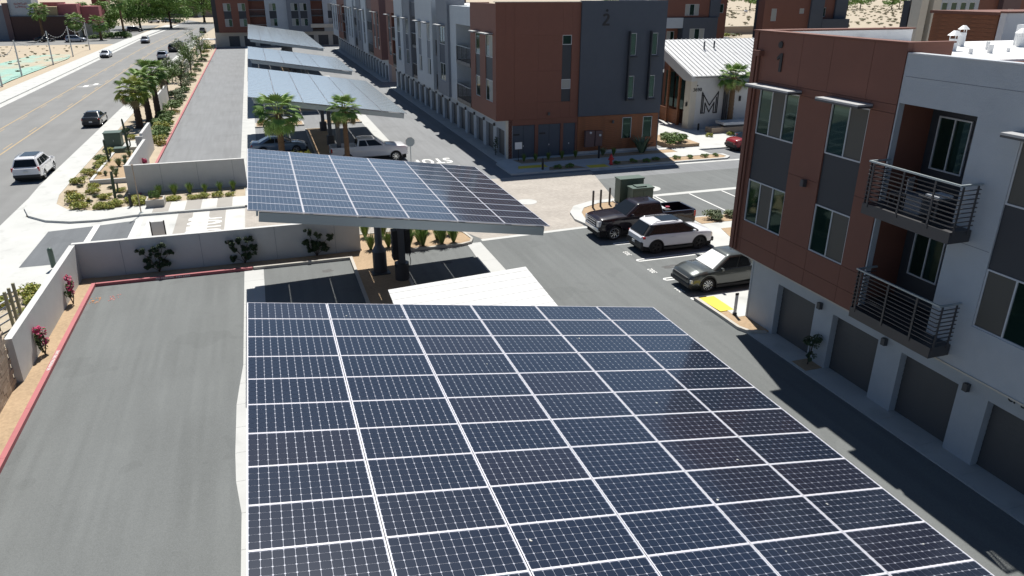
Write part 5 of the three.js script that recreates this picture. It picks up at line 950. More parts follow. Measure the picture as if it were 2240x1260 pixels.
function roofCap(c) { const R = [ringPts(c.r0 - 0.06, c.r1 + 0.02, c.wr + 0.03, c.y1 - 0.055, 0.16), ringPts(c.r0 - 0.03, c.r1 - 0.02, c.wr + 0.018, c.y1 + 0.002, 0.16), ringPts(c.r0 + 0.04, c.r1 - 0.08, c.wr - 0.05, c.y1 + 0.042, 0.14), ringPts(c.r0 + 0.25, c.r1 - 0.3, c.wr - 0.28, c.y1 + 0.064, 0.14), ringPts((c.r0 + c.r1) / 2 - 0.05, (c.r0 + c.r1) / 2 + 0.05, 0.04, c.y1 + 0.07, 0.02)]; const pos = [], n = R[0].length; for (let i = 0; i + 1 < R.length; i++) for (let j = 0; j < n; j++) { const a = R[i][j], b = R[i][(j + 1) % n], d = R[i + 1][j], e = R[i + 1][(j + 1) % n]; pos.push(...a, ...e, ...b, ...a, ...d, ...e); } const g = new THREE.BufferGeometry(); g.setAttribute('position', new THREE.Float32BufferAttribute(pos, 3)); return uvm(toCreasedNormals(g, 0.7)); }
function ringPts(x0, x1, w, y, r) { const o = []; const q = [[x1 - r, w - r, 0], [x0 + r, w - r, 1], [x0 + r, -w + r, 2], [x1 - r, -w + r, 3]]; for (const [cx, cz, k] of q) for (let i = 0; i <= 3; i++) { const a = (k + i / 3) * Math.PI / 2; o.push([cx + r * Math.cos(a), y, cz + r * Math.sin(a)]); } return o; }
function quadGeo(a, b, c, d, off) { const A = new THREE.Vector3(...a), B = new THREE.Vector3(...b), C = new THREE.Vector3(...c), n = B.clone().sub(A).cross(new THREE.Vector3(...d).sub(A)).normalize().multiplyScalar(off); const P = [a, b, c, d].map((p) => new THREE.Vector3(...p).add(n)); const I = [0, 1, 2, 0, 2, 3], pos = []; for (const i of I) pos.push(P[i].x, P[i].y, P[i].z); const g = new THREE.BufferGeometry(); g.setAttribute('position', new THREE.Float32BufferAttribute(pos, 3)); g.computeVertexNormals(); return uvm(g); }
const wheelCache = new Map();
function wheelParts(r, w, spokes) {
  const k = fx(r, w, spokes); if (wheelCache.has(k)) return wheelCache.get(k);
  const R = r * 0.66, tyre = new THREE.LatheGeometry([[R, -w / 2 + 0.015], [r * 0.93, -w / 2], [r, -w / 2 + 0.035], [r, w / 2 - 0.035], [r * 0.93, w / 2], [R, w / 2 - 0.015]].map((p) => new THREE.Vector2(...p)), 28).rotateX(Math.PI / 2);
  const rim = [new THREE.CylinderGeometry(R * 1.0, R * 1.0, w * 0.5, 24, 1, true).rotateX(Math.PI / 2), new THREE.TorusGeometry(R * 0.97, 0.014, 6, 28).translate(0, 0, w / 2 - 0.02)], n = spokes; for (let i = 0; i < n; i++) rim.push(new THREE.BoxGeometry(R * 0.95, R * (n > 6 ? 0.13 : 0.26), 0.03).translate(R * 0.48, 0, w / 2 - 0.035).rotateZ(i * 2 * Math.PI / n)); rim.push(new THREE.CylinderGeometry(R * 0.2, R * 0.24, 0.04, 12).rotateX(Math.PI / 2).translate(0, 0, w / 2 - 0.025));
  const disc = new THREE.CylinderGeometry(R * 0.96, R * 0.96, 0.02, 20).rotateX(Math.PI / 2).translate(0, 0, w / 2 - 0.09);
  const o = { tyre, rim: merge(rim), disc }; wheelCache.set(k, o); return o;
}
function vehicle(s, name, label, category, group, pos, ry) {
  const t = thing(name, label, category, group, pos, ry), c = s.cabin;
  mesh('body', bodyShell(s), s.paint, t);
  const W = Math.max(...s.width.map((k) => k[1]));
  mesh('underbody', box(s.rear + 0.12, s.front - 0.12, s.wr * 0.55, s.wr * 1.5, -W * 0.86, W * 0.86), underM, t);
  if (s.clad) { // dark sills and arch edges
    for (const z of [-1, 1]) { const [a, b] = s.wheels; mesh('sill_cladding', box(a + s.wr * 1.2, b - s.wr * 1.2, s.wr * 0.62, s.wr * 0.95, z * W - 0.02, z * W + 0.02), trimM, t); for (const wx of s.wheels) mesh('arch_cladding', new THREE.TorusGeometry(s.wr * 1.19, 0.035, 6, 20, Math.PI).translate(wx, s.wr, z * (W - 0.005)), trimM, t); }
  } else for (const z of [-1, 1]) for (const wx of s.wheels) mesh('arch_lip', new THREE.TorusGeometry(s.wr * 1.17, 0.018, 6, 20, Math.PI).translate(wx, s.wr, z * (W - 0.012)), s.paint, t);
  const cab = mesh('cabin', cabinShell(c), c.dark ? trimM : s.paint, t); if (c.dark) mesh('roof', roofCap(c), s.paint, t);
  const P = (u, v, z) => cabinPoint(c, u, v, z);
  const lo = 0.1, hi = 0.86, sw = (z) => (a) => (z > 0 ? a : [a[1], a[0], a[3], a[2]]);
  // windscreen and rear window on the front and rear faces of the cabin
  const face = (f, in_) => { const xb = f > 0 ? c.b1 : c.b0, xr = f > 0 ? c.r1 : c.r0, p = (t_, z) => [xb + (xr - xb) * t_, c.y0 + (c.y1 - c.y0) * t_, z * (c.wb + (c.wr - c.wb) * Math.pow(t_, 1.15) - in_)]; return [p(lo, 1), p(lo, -1), p(hi + 0.06, -1), p(hi + 0.06, 1)]; };
  { const [a, b, d, e] = face(1, 0.1); mesh('windscreen', quadGeo(a, b, d, e, 0.012), s.sunshade ? s.sunshade : carGlass, t); }
  { const [a, b, d, e] = face(-1, 0.12); mesh('rear_window', quadGeo(b, a, e, d, 0.012), carGlass, t); }
  for (const z of [-1, 1]) for (const [u0, u1, k0, k1] of c.windows) { const a = P(u0, lo + 0.02, z), b = P(u1, lo + 0.02, z), d = P(u1 - (k1 ?? 0), hi, z), e = P(u0 + (k0 ?? 0), hi, z); mesh('side_window', z > 0 ? quadGeo(a, b, d, e, 0.012) : quadGeo(b, a, e, d, 0.012), carGlass, t); }
  // wheels
  for (const wx of s.wheels) for (const z of [-1, 1]) { const g = wheelParts(s.wr, s.ww ?? 0.25, s.spokes ?? 5), w = new THREE.Group(); w.name = 'wheel'; w.position.set(wx, s.wr, z * (W - (s.ww ?? 0.25) / 2 - 0.02)); if (z < 0) w.rotation.y = Math.PI; t.add(w); mesh('tyre', g.tyre, tyreM, w); mesh('rim', g.rim, s.rim ?? chromeM, w); mesh('brake_disc', g.disc, underM, w); }
  // mirrors, lights, bumpers, grille, plates
  for (const z of [-1, 1]) { mesh('mirror', rbox(0.14, 0.15, 0.2, 0.04).translate(c.b1 - 0.38 * (c.b1 - c.r1) - 0.1, c.y0 + 0.1, z * (W + 0.09)), s.mirror ?? s.paint, t); mesh('headlight', rbox(0.22, s.hl?.[2] ?? 0.14, s.hl?.[3] ?? 0.42, 0.03).translate(s.front - 0.10 - (s.hl?.[4] ?? 0.03), s.hl?.[0] ?? 0.75, z * (s.hl?.[1] ?? W * 0.72)), lampM, t); mesh('taillight', rbox(0.14, s.tl?.[2] ?? 0.16, s.tl?.[3] ?? 0.4, 0.03).translate(s.rear + 0.055 + (s.tl?.[4] ?? 0), s.tl?.[0] ?? 0.9, z * (s.tl?.[1] ?? W * 0.75)), tailM, t);
    for (const [u0] of c.windows.slice(0, 2)) mesh('door_handle', box(-0.1, 0.1, -0.015, 0.015, -0.02, 0.03).translate(P(u0 + 0.1, 0, 1)[0], c.y0 - 0.14, z * (W - 0.005)), s.handle ?? s.paint, t); }
  mesh('front_bumper', rbox(0.22, s.fb?.[1] ?? 0.22, W * 1.8, 0.06).translate(s.front - 0.07, s.fb?.[0] ?? 0.42, 0), s.fbM ?? trimM, t);
  mesh('rear_bumper', rbox(0.2, s.rb?.[1] ?? 0.26, W * 1.82, 0.06).translate(s.rear + 0.07, s.rb?.[0] ?? 0.45, 0), s.rbM ?? trimM, t);
  mesh('grille', rbox(0.1, s.gr?.[1] ?? 0.22, s.gr?.[2] ?? 0.9, 0.03).translate(s.front - 0.02, s.gr?.[0] ?? 0.66, 0), s.grM ?? trimM, t);
  if (s.grBars) for (let i = 0; i < s.grBars; i++) mesh('grille_bar', rbox(0.05, 0.05, s.gr[2] * 0.96, 0.02).translate(s.front + 0.03, s.gr[0] - s.gr[1] / 2 + (i + 0.5) * s.gr[1] / s.grBars, 0), chromeM, t);
  mesh('number_plate', box(-0.01, 0.01, -0.075, 0.075, -0.15, 0.15).translate(s.rear - 0.045, s.plate ?? 0.72, 0), plateM, t);
  if (c.sunroof) mesh('sunroof', quadGeo([c.r0 + 0.75, c.y1 + 0.075, c.wr * 0.72], [c.r1 - 0.12, c.y1 + 0.075, c.wr * 0.72], [c.r1 - 0.12, c.y1 + 0.075, -c.wr * 0.72], [c.r0 + 0.75, c.y1 + 0.075, -c.wr * 0.72], 0.006), carGlass, t);
  if (c.rails) for (const z of [-1, 1]) mesh('roof_rail', tube([[c.r0 + 0.1, c.y1 + 0.02, z * (c.wr - 0.06)], [c.r0 + 0.3, c.y1 + 0.09, z * (c.wr - 0.07)], [c.r1 - 0.5, c.y1 + 0.09, z * (c.wr - 0.07)], [c.r1 - 0.25, c.y1 + 0.03, z * (c.wr - 0.06)]], 0.02, 6), chromeM, t);
  return t;
}
const spec = {
  bigPickup: (p) => ({ paint: p, front: 3.15, rear: -3.2, wheels: [-1.92, 2.12], wr: 0.44, ww: 0.3, spokes: 8, bed: [-3.08, -1.12], bedFloor: 0.95, width: [[-3.2, 0.96], [-3.0, 1.0], [2.7, 1.0], [3.0, 0.96], [3.15, 0.9]], belt: [[-3.2, 1.42], [-1.1, 1.42], [1.25, 1.40], [1.7, 1.38], [2.9, 1.30], [3.15, 1.22]], crown: [[-3.2, 0], [1.1, 0.02], [1.9, 0.07], [2.9, 0.05], [3.15, 0.0]], sill: [[-3.2, 0.62], [-2.6, 0.6], [0, 0.55], [2.7, 0.58], [3.15, 0.62]], cabin: { b0: -1.08, b1: 1.5, r0: -0.92, r1: 0.62, wb: 0.95, wr: 0.74, y0: 1.36, y1: 1.98, windows: [[0.05, 0.36, 0.02, 0], [0.39, 0.86, 0, 0.02]], rad: 0.12 }, hl: [1.05, 0.78, 0.34, 0.34, 0.0], tl: [1.18, 0.93, 0.34, 0.12, 0], gr: [1.02, 0.42, 1.2], grBars: 3, fb: [0.68, 0.26], fbM: chromeM, rb: [0.7, 0.22], plate: 0.95 }),
  suv: (p) => ({ paint: p, front: 2.3, rear: -2.28, wheels: [-1.36, 1.37], wr: 0.38, ww: 0.24, clad: true, width: [[-2.28, 0.72], [-2.15, 0.86], [-1.6, 0.93], [1.7, 0.93], [2.1, 0.87], [2.3, 0.72]], belt: [[-2.28, 0.98], [-2.16, 1.1], [-1.5, 1.13], [1.0, 1.09], [1.8, 1.04], [2.15, 0.97], [2.3, 0.84]], crown: [[-2.28, 0], [-2, 0.02], [0.9, 0.03], [1.6, 0.08], [2.2, 0.05], [2.3, 0]], sill: [[-2.28, 0.55], [-1.9, 0.44], [0, 0.42], [2, 0.42], [2.3, 0.46]], cabin: { b0: -2.2, b1: 1.42, r0: -1.66, r1: 0.36, wb: 0.87, wr: 0.68, y0: 1.07, y1: 1.67, dark: true, windows: [[0.1, 0.40, 0.07, 0], [0.41, 0.66, 0, 0], [0.67, 0.93, 0, 0.04]], sunroof: true, rails: true, rad: 0.2 }, rim: trimM, tl: [0.98, 0.74, 0.13, 0.34, 0.1], hl: [0.8, 0.7, 0.18, 0.14, 0.1], rbM: trimM, rb: [0.55, 0.36], fb: [0.5, 0.26], plate: 0.62 }),
  bigSuv: (p) => ({ paint: p, front: 2.5, rear: -2.5, wheels: [-1.42, 1.44], wr: 0.38, ww: 0.26, width: [[-2.5, 0.86], [-2.3, 0.95], [-1.6, 0.99], [1.8, 0.99], [2.3, 0.93], [2.5, 0.8]], belt: [[-2.5, 1.06], [-2.35, 1.16], [1.0, 1.12], [1.9, 1.05], [2.35, 0.95], [2.5, 0.82]], crown: [[-2.5, 0], [1.0, 0.03], [1.8, 0.08], [2.5, 0]], sill: [[-2.5, 0.48], [-2, 0.38], [2, 0.38], [2.5, 0.45]], cabin: { b0: -2.4, b1: 1.35, r0: -2.1, r1: 0.5, wb: 0.92, wr: 0.72, y0: 1.1, y1: 1.72, windows: [[0.06, 0.27, 0.04, 0], [0.3, 0.56, 0, 0], [0.58, 0.88, 0, 0.02]], sunroof: true, rails: true, rad: 0.18 }, tl: [1.0, 0.86, 0.3, 0.16, 0.02], hl: [0.85, 0.74, 0.2, 0.34, 0.06], rb: [0.5, 0.24], plate: 0.85 }),
  sportTruck: (p) => ({ paint: p, front: 2.5, rear: -2.48, wheels: [-1.5, 1.5], wr: 0.38, ww: 0.25, spokes: 10, clad: true, bed: [-2.36, -1.0], bedFloor: 0.8, width: [[-2.48, 0.88], [-2.2, 0.95], [1.9, 0.95], [2.3, 0.88], [2.5, 0.74]], belt: [[-2.48, 1.16], [-1, 1.16], [1.0, 1.08], [2.0, 0.99], [2.35, 0.88], [2.5, 0.76]], crown: [[-2.48, 0], [1, 0.03], [1.7, 0.1], [2.35, 0.06], [2.5, 0]], sill: [[-2.48, 0.5], [0, 0.36], [2.2, 0.38], [2.5, 0.44]], cabin: { b0: -1.0, b1: 1.32, r0: -0.8, r1: 0.38, wb: 0.88, wr: 0.67, y0: 1.06, y1: 1.68, windows: [[0.06, 0.4, 0.06, 0], [0.43, 0.86, 0, 0.02]], rad: 0.16 }, rim: chromeM, tl: [0.95, 0.82, 0.2, 0.2, 0], hl: [0.62, 0.68, 0.2, 0.36, 0.06], gr: [0.72, 0.16, 1.3] }),
  sedan: (p) => ({ paint: p, front: 2.4, rear: -2.45, wheels: [-1.4, 1.42], wr: 0.34, ww: 0.23, width: [[-2.45, 0.74], [-2.2, 0.88], [-1.6, 0.92], [1.7, 0.92], [2.2, 0.84], [2.4, 0.66]], belt: [[-2.45, 0.86], [-2.25, 1.0], [-1.5, 1.0], [0.9, 0.94], [1.9, 0.82], [2.25, 0.72], [2.4, 0.62]], crown: [[-2.45, 0], [-2.2, 0.05], [-1.4, 0.04], [0.9, 0.03], [1.6, 0.07], [2.4, 0]], sill: [[-2.45, 0.4], [-2, 0.3], [2, 0.28], [2.4, 0.34]], cabin: { b0: -1.85, b1: 1.15, r0: -0.95, r1: 0.25, wb: 0.86, wr: 0.62, y0: 0.95, y1: 1.4, windows: [[0.14, 0.48, 0.1, 0], [0.51, 0.86, 0, 0.02]], rad: 0.2 }, tl: [0.84, 0.62, 0.14, 0.46, 0.08], hl: [0.66, 0.64, 0.13, 0.34, 0.1], rb: [0.45, 0.3], plate: 0.62 }),
};
const P_ = { aub: paint(0.010, 0.007, 0.014, 0), white: paint(0.70, 0.70, 0.72), sage: paint(0.072, 0.080, 0.078, 0.4), black: paint(0.012, 0.013, 0.016, 0.2), silver: paint(0.30, 0.32, 0.36, 0.5), blue: paint(0.13, 0.19, 0.27, 0.4), red: paint(0.25, 0.012, 0.018), grey: paint(0.09, 0.10, 0.11, 0.4) };
const W_ = Math.PI, N_ = Math.PI / 2, S_ = -Math.PI / 2;
{ const t = vehicle(spec.bigPickup(P_.aub), 'pickup_truck', 'dark purple-black crew cab pickup with chrome grille and things in its bed', 'pickup truck', null, [20.68, 0, -37.45], W_); mesh('tow_bin', rbox(0.55, 0.4, 0.6, 0.04).translate(-1.5, 1.15, 0.3), M.frame, t); mesh('tow_bin', rbox(0.4, 0.45, 0.4, 0.04).translate(-1.6, 1.18, -0.35), trimM, t); mesh('red_can', cyl(0.14, 0.14, 0.4, 10).translate(-2.0, 0.96, 0.3), tailM, t); }
vehicle(spec.suv(P_.white), 'parked_car', 'white compact crossover with dark wheel arches, parked beside the dark pickup', 'car', null, [21.08, 0, -34.53], 0);
vehicle({ ...spec.sportTruck(P_.sage), sunshade: M.vent }, 'pickup_truck', 'grey-green small pickup with a bright windscreen sunshade', 'pickup truck', null, [20.86, 0, -28.82], W_);
vehicle(spec.bigSuv(P_.white), 'car', 'white large SUV with roof rails driving up the street', 'car', null, [-17.35, 0, -64.9], N_);
vehicle(spec.sedan(P_.black), 'car', 'black sedan driving up the street past the green cabinet', 'car', null, [-17.2, 0, -89.3], N_);
vehicle(spec.sedan(P_.silver), 'car', 'silver blue sedan coming down the street beside the empty lot', 'car', null, [-29.9, 0, -179], S_);
vehicle(spec.suv(P_.silver), 'car', 'pale silver crossover coming down the far street', 'car', null, [-27.3, 0, -223], S_);
vehicle(spec.bigSuv(P_.silver), 'parked_car', 'grey van parked at the kerb behind the street palms', 'car', null, [-18.0, 0, -170], N_);
vehicle(spec.bigSuv(P_.black), 'parked_car', 'black SUV parked at the kerb beyond the grey van', 'car', null, [-17.8, 0, -191], N_);
vehicle(spec.bigSuv(P_.grey), 'parked_car', 'dull green-grey SUV parked beyond the black one', 'car', null, [-16.9, 0, -199], N_);
vehicle(spec.suv(P_.grey), 'parked_car', 'dark grey car at the kerb near the far bend', 'car', null, [-15.5, 0, -270], N_);
vehicle(spec.bigPickup(P_.white), 'pickup_truck', 'white pickup parked behind the drier palm', 'pickup truck', null, [8.1, 0, -62.3], 0);
vehicle(spec.sedan(P_.blue), 'parked_car', 'pale blue sedan in the shade behind the fuller palm', 'car', null, [1.0, 0, -68.2], 0);
vehicle(spec.suv(P_.red), 'parked_car', 'red car parked beyond the corner of the first building', 'car', null, [42.2, 0, -56.6], W_);
vehicle(spec.sedan(P_.black), 'parked_car', 'dark car parked before the dark brown shop wall', 'car', null, [-53.5, 0, -236.5], 0);
vehicle(spec.bigSuv(P_.silver), 'parked_car', 'silver SUV parked at the end of the dark shop wall', 'car', null, [-45.2, 0, -232], 0.1);
vehicle(spec.bigSuv(P_.black), 'parked_car', 'dark SUV parked under the broad street tree', 'car', null, [-37.0, 0, -281], 0.3);
for (const [x, z, p, l] of [[-38.5, -352, 'white', 'white car parked in the lot behind the street trees'], [-34, -356, 'blue', 'pale blue car parked in the lot behind the street trees'], [-30, -348, 'silver', 'silver car parked in the lot behind the street trees'], [-12, -345, 'black', 'dark car parked under the large green tree']]) vehicle(spec.suv(P_[p]), 'parked_car', l, 'car', 'cars in the far lot', [x, 0, z], rr(0, 1));
{ let i = 0; for (const x of [300, 312, 336, 350, 420, 434]) vehicle(spec.sedan(P_[['white', 'black', 'silver', 'white', 'grey', 'white'][i++]]), 'parked_car', 'tiny car parked before the trees beyond the desert field', 'car', 'cars beyond the desert field', [x, 0, -470 + x * 0.15], rr(0, 3)); }
// ---------- street furniture and small things ----------
function cabinet(x, z, w, h, d, label, top = 0.08, y = 0.1) {
  const t = thing('utility_cabinet', label, 'utility cabinet', null, [x, y, z]);
  mesh('cabinet_body', rbox(w, h, d, 0.02).translate(0, h / 2 + 0.08, 0), M.cabinet, t); mesh('lid', rbox(w + 0.1, top, d + 0.1, 0.02).translate(0, h + 0.08 + top / 2, 0), M.cabinet, t); mesh('plinth', box(-w / 2 - 0.1, w / 2 + 0.1, 0, 0.08, -d / 2 - 0.1, d / 2 + 0.1), M.curb, t);
  for (const s of [-1, 1]) mesh('door_panel', box(s > 0 ? 0.015 : -w / 2 + 0.05, s > 0 ? w / 2 - 0.05 : -0.015, 0.16, h - 0.02, d / 2, d / 2 + 0.018), M.cabinet, t); mesh('handle', box(0.04, 0.08, h * 0.5, h * 0.62, d / 2 + 0.018, d / 2 + 0.05), M.steel, t); return t;
}
cabinet(22.95, -43.35, 1.75, 1.6, 0.8, 'tall green utility cabinet on the corner bed behind the dark pickup');
cabinet(23.2, -42.2, 1.5, 1.2, 0.8, 'shorter green transformer box before the tall cabinet', 0.1);
{ const t = scene.getObjectByName('utility_cabinet_001'); mesh('lid_hatch', box(-0.45, 0.3, 1.38, 1.46, -0.28, 0.28), M.cabinet, t); }
cabinet(-13.2, -74.6, 1.35, 1.25, 1.3, 'green street cabinet with pale lid beside the street pavement');
cabinet(-12.2, -71.0, 0.9, 0.45, 0.8, 'low green ground box beside the street cabinet');
{ const t = thing('concrete_pad', 'pale concrete pad with a meter beside the street cabinet', 'concrete pad', null, [-11.6, 0.1, -73.8]); mesh('pad', box(-0.8, 1.2, 0, 0.25, -2.2, 1.0), M.concrete, t); mesh('meter', box(0.1, 0.5, 0.25, 0.6, -1.6, -1.2), M.steel, t); }
function bollard(x, z, h, r, m, label, group, y = 0.1) { const t = thing('bollard', label, 'bollard', group, [x, y, z]); mesh('post', cyl(r, r, h, 10), m, t); mesh('cap', new THREE.SphereGeometry(r, 10, 6, 0, 6.29, 0, 1.57).translate(0, h, 0), m, t); }
for (const [x, z] of [[20.1, -42.9], [20.7, -43.0], [21.5, -43.3]]) bollard(x, z, 1.1, 0.07, M.rail, 'slim grey bollard guarding the green utility cabinets', 'bollards by the utility cabinets');
bollard(-11.3, -41.3, 0.95, 0.13, M.cabinet, 'dark green bollard post at the end of the pale wall');
bollard(-9.05, -52.45, 0.85, 0.09, M.black, 'black path light beside the corner shrubs', null, 0.1);
bollard(20.8, -54.2, 0.85, 0.09, M.black, 'black path light beside the yellow ramp pad', null, 0.12); bollard(26.9, -56.7, 1.0, 0.09, M.black, 'black path light on the walk before the wooden base', null, 0.12); bollard(42.4, -65.9, 0.6, 0.1, M.black, 'short black path light before the letter wall', null, 0.12);
{ // square planter
  const t = thing('square_planter', 'square concrete planter with a leafy shrub on the banded walk', 'planter', null, [-7.5, 0.14, -52.3]);
  const s = new THREE.Shape([[-0.55, -0.55], [0.55, -0.55], [0.55, 0.55], [-0.55, 0.55]].map((p) => new THREE.Vector2(...p))); s.holes.push(new THREE.Path([[-0.45, -0.45], [-0.45, 0.45], [0.45, 0.45], [0.45, -0.45]].map((p) => new THREE.Vector2(...p))));
  mesh('planter_wall', uvm(new THREE.ExtrudeGeometry(s, { depth: 0.5, bevelEnabled: false }).rotateX(-Math.PI / 2)), M.curb, t); mesh('soil', box(-0.45, 0.45, 0, 0.4, -0.45, 0.45), M.sand, t);
}
shrub('green', -7.5, -52.3, 0.62, 'leafy green shrub growing in the square planter', null, 0.54, 2.1);
{ const t = thing('slim_pole', 'slim tan pole at the corner of the banded walk', 'pole', null, [-8.25, 0.14, -50.7]); mesh('pole', cyl(0.035, 0.03, 3.1, 8), M.block, t); mesh('base_plate', box(-0.12, 0.12, 0, 0.02, -0.12, 0.12), M.steel, t); mesh('cap', box(-0.06, 0.06, 3.1, 3.14, -0.06, 0.06), M.block, t); }
{ const t = thing('sign_board', 'plain grey sign board between two black posts behind the pale wall', 'sign', null, [-6.02, 0.1, -41.0]); for (const s of [-1, 1]) mesh('post', box(s * 0.33 - 0.03, s * 0.33 + 0.03, 0, 2.1, -0.03, 0.03), M.black, t); mesh('board', box(-0.3, 0.3, 1.0, 2.06, -0.015, 0.015), M.awning, t); }
function octagon(r) { const s = new THREE.Shape(); for (let i = 0; i < 8; i++) { const a = (i + 0.5) * Math.PI / 4; i ? s.lineTo(r * Math.cos(a), r * Math.sin(a)) : s.moveTo(r * Math.cos(a), r * Math.sin(a)); } return s; }
{ const t = thing('stop_sign', 'stop sign on a thin post seen from its grey back', 'sign', null, [11.35, 0.0, -60.6]); mesh('post', box(-0.03, 0.03, 0, 2.05, -0.03, 0.03), M.steel, t); mesh('sign_back', uvm(new THREE.ExtrudeGeometry(octagon(0.4), { depth: 0.006, bevelEnabled: false }).translate(0, 1.72, 0.02)), M.steel, t); mesh('sign_face', uvm(new THREE.ShapeGeometry(octagon(0.4)).rotateY(Math.PI).translate(0, 1.72, -0.034)), mat(0.45, 0.01, 0.015, 0.5), t); const tx = text('STOP', 0.22, 0.004); tx.rotateY(Math.PI).translate(0, 1.72, -0.036); mesh('sign_lettering', uvm(tx), M.vent, t); }
{ const t = thing('path_sign', 'small white sign on a post beside the cream garage corner', 'sign', null, [20.0, 0.1, -57.9]); mesh('post', box(-0.025, 0.025, 0, 1.55, -0.025, 0.025), M.black, t); mesh('board', box(-0.31, 0.31, 1.0, 1.58, 0.026, 0.04), M.vent, t); }
{ const t = thing('fire_hydrant', 'red fire hydrant in the shaded street bed', 'fire hydrant', null, [26.9, 0.09, -54.3]); const rm = mat(0.45, 0.02, 0.025, 0.4); mesh('barrel', new THREE.LatheGeometry([[0.001, 0], [0.2, 0], [0.2, 0.06], [0.13, 0.08], [0.13, 0.55], [0.17, 0.57], [0.17, 0.63], [0.13, 0.66], [0.1, 0.78], [0.04, 0.82], [0.04, 0.9], [0.001, 0.9]].map((p) => new THREE.Vector2(...p)), 16), rm, t); for (const a of [0, Math.PI, Math.PI / 2]) mesh('outlet', new THREE.CylinderGeometry(0.07, 0.07, 0.14, 10).rotateZ(Math.PI / 2).translate(0.17, 0.46, 0).rotateY(a), rm, t); }
{ const t = thing('marker_post', 'pale sign post with dark ends in the sandy corner bed', 'post', null, [18.95, 0.11, -25.05]); mesh('post', box(-0.07, 0.07, 0.1, 0.95, -0.02, 0.02), M.frame, t); mesh('end', box(-0.075, 0.075, 0.95, 1.06, -0.025, 0.025), M.black, t); mesh('end', cyl(0.1, 0.1, 0.1, 10), M.black, t); }
{ // light pole pedestal and equipment under the second canopy
  const t = thing('light_pole', 'dark light pole on a round concrete pedestal under the short canopy', 'light pole', null, [4.75, 0.1, -35.35]); mesh('pedestal', cyl(0.36, 0.35, 1.15, 20), M.rail, t); mesh('collar', new THREE.CylinderGeometry(0.2, 0.36, 0.3, 20).translate(0, 1.3, 0), M.steelDark, t); mesh('pole', cyl(0.19, 0.17, 3.6, 14).translate(0, 1.4, 0), M.steelDark, t); mesh('footing', box(-0.45, 0.45, 0, 0.06, -0.1, 0.5), M.rail, t);
}
{ const t = thing('inverter_rack', 'black inverter boxes with looping cables on the canopy column', 'inverter', null, [5.35, 0, -34.1]); for (const [x, y, h] of [[0.0, 1.2, 1.5], [0.62, 1.5, 1.2]]) { mesh('inverter_box', rbox(0.26, h, 0.5, 0.02).translate(x, y + h / 2, 0.05), M.black, t); } for (const [x, s] of [[-0.02, 1], [0.68, -1]]) mesh('cable', tube([[x, 1.5, 0.2], [x - 0.03 * s, 0.95, 0.24], [x + 0.12 * s, 0.72, 0.24], [x + 0.28 * s, 1.0, 0.2]], 0.018, 6, 14), M.black, t); for (let i = 0; i < 6; i++) mesh('cooling_fin', box(-0.15, -0.132, 1.3 + i * 0.22, 1.38 + i * 0.22, -0.15, 0.28), M.steelDark, t); }
{ // enclosure with the white ribbed roof
  const t = thing('bin_enclosure', 'block enclosure with a sloping white ribbed metal roof between the canopies', 'enclosure'); const w = 5.55, d = 5.6;
  const ribs = []; const n = 10; for (let i = 0; i < n; i++) ribs.push(box(-w / 2 + 0.002, w / 2 - 0.002, -0.02, 0.008, -d / 2 + (i + 0.15) * d / n, -d / 2 + (i + 0.62) * d / n - 0.001));
  const rm = mat(0.56, 0.565, 0.56, 0.5, { map: concreteT }), roof = mesh('roof_sheet', box(-w / 2, w / 2, -0.05, 0, -d / 2, d / 2), rm, t), rb = mesh('roof_ribs', merge(ribs), rm, t); for (const m of [roof, rb]) { m.position.set(6.47, 2.93, -23.0); m.rotation.set(0.075, 0, 0.055); }
  for (const [a, b, c, e] of [[3.9, 4.1, -25.5, -20.4], [8.8, 9.0, -25.5, -20.4], [4.11, 8.79, -25.5, -25.3]]) mesh('wall', box(a, b, 0, 2.5, c, e), M.block, t); for (const [x, z] of [[3.95, -25.55], [8.95, -25.55], [3.95, -20.5], [8.95, -20.5]]) mesh('post', box(x - 0.06, x + 0.06, 0, 2.95 + (x - 6.47) * 0.055 + (-23 - z) * 0.075 - 0.1, z - 0.06, z + 0.06), M.steelDark, t);
}
// poles with festoon lights on the empty lot
{ const P = [[-36.2, -112], [-36.0, -128.7], [-37.0, -143.6], [-36.6, -163.8], [-36.8, -182.7], [-36.9, -202]];
  const H = [5.3, 5.3, 5.6, 6.0, 6.0, 6.0]; P.forEach(([x, z], i) => { const t = thing('festoon_pole', 'tall white pole carrying string lights over the empty lot', 'pole', 'string light poles of the empty lot', [x, 0, z]); mesh('pole', cyl(0.13, 0.1, H[i], 8), M.frame, t); mesh('cap', cyl(0.12, 0.12, 0.06, 8).translate(0, H[i], 0), M.frame, t); });
  for (let i = 0; i + 1 < P.length; i++) { const t = thing('string_light', 'sagging string of small lights between two white poles', 'string lights', 'string lights of the empty lot'); const [a, b] = [P[i], P[i + 1]], pts = [], bulbs = []; for (let k = 0; k <= 12; k++) { const f = k / 12, y = (H[i] * (1 - f) + H[i + 1] * f) - 0.1 - 1.5 * 4 * f * (1 - f) * 0.9; pts.push([a[0] + (b[0] - a[0]) * f, y, a[1] + (b[1] - a[1]) * f]); } for (let k = 1; k < 12; k++) bulbs.push(new THREE.SphereGeometry(0.07, 6, 5).translate(pts[k][0], pts[k][1] - 0.1, pts[k][2])); mesh('cord', tube(pts, 0.025, 5, 30), M.rail, t); mesh('bulb', merge(bulbs), M.vent, t); }
}
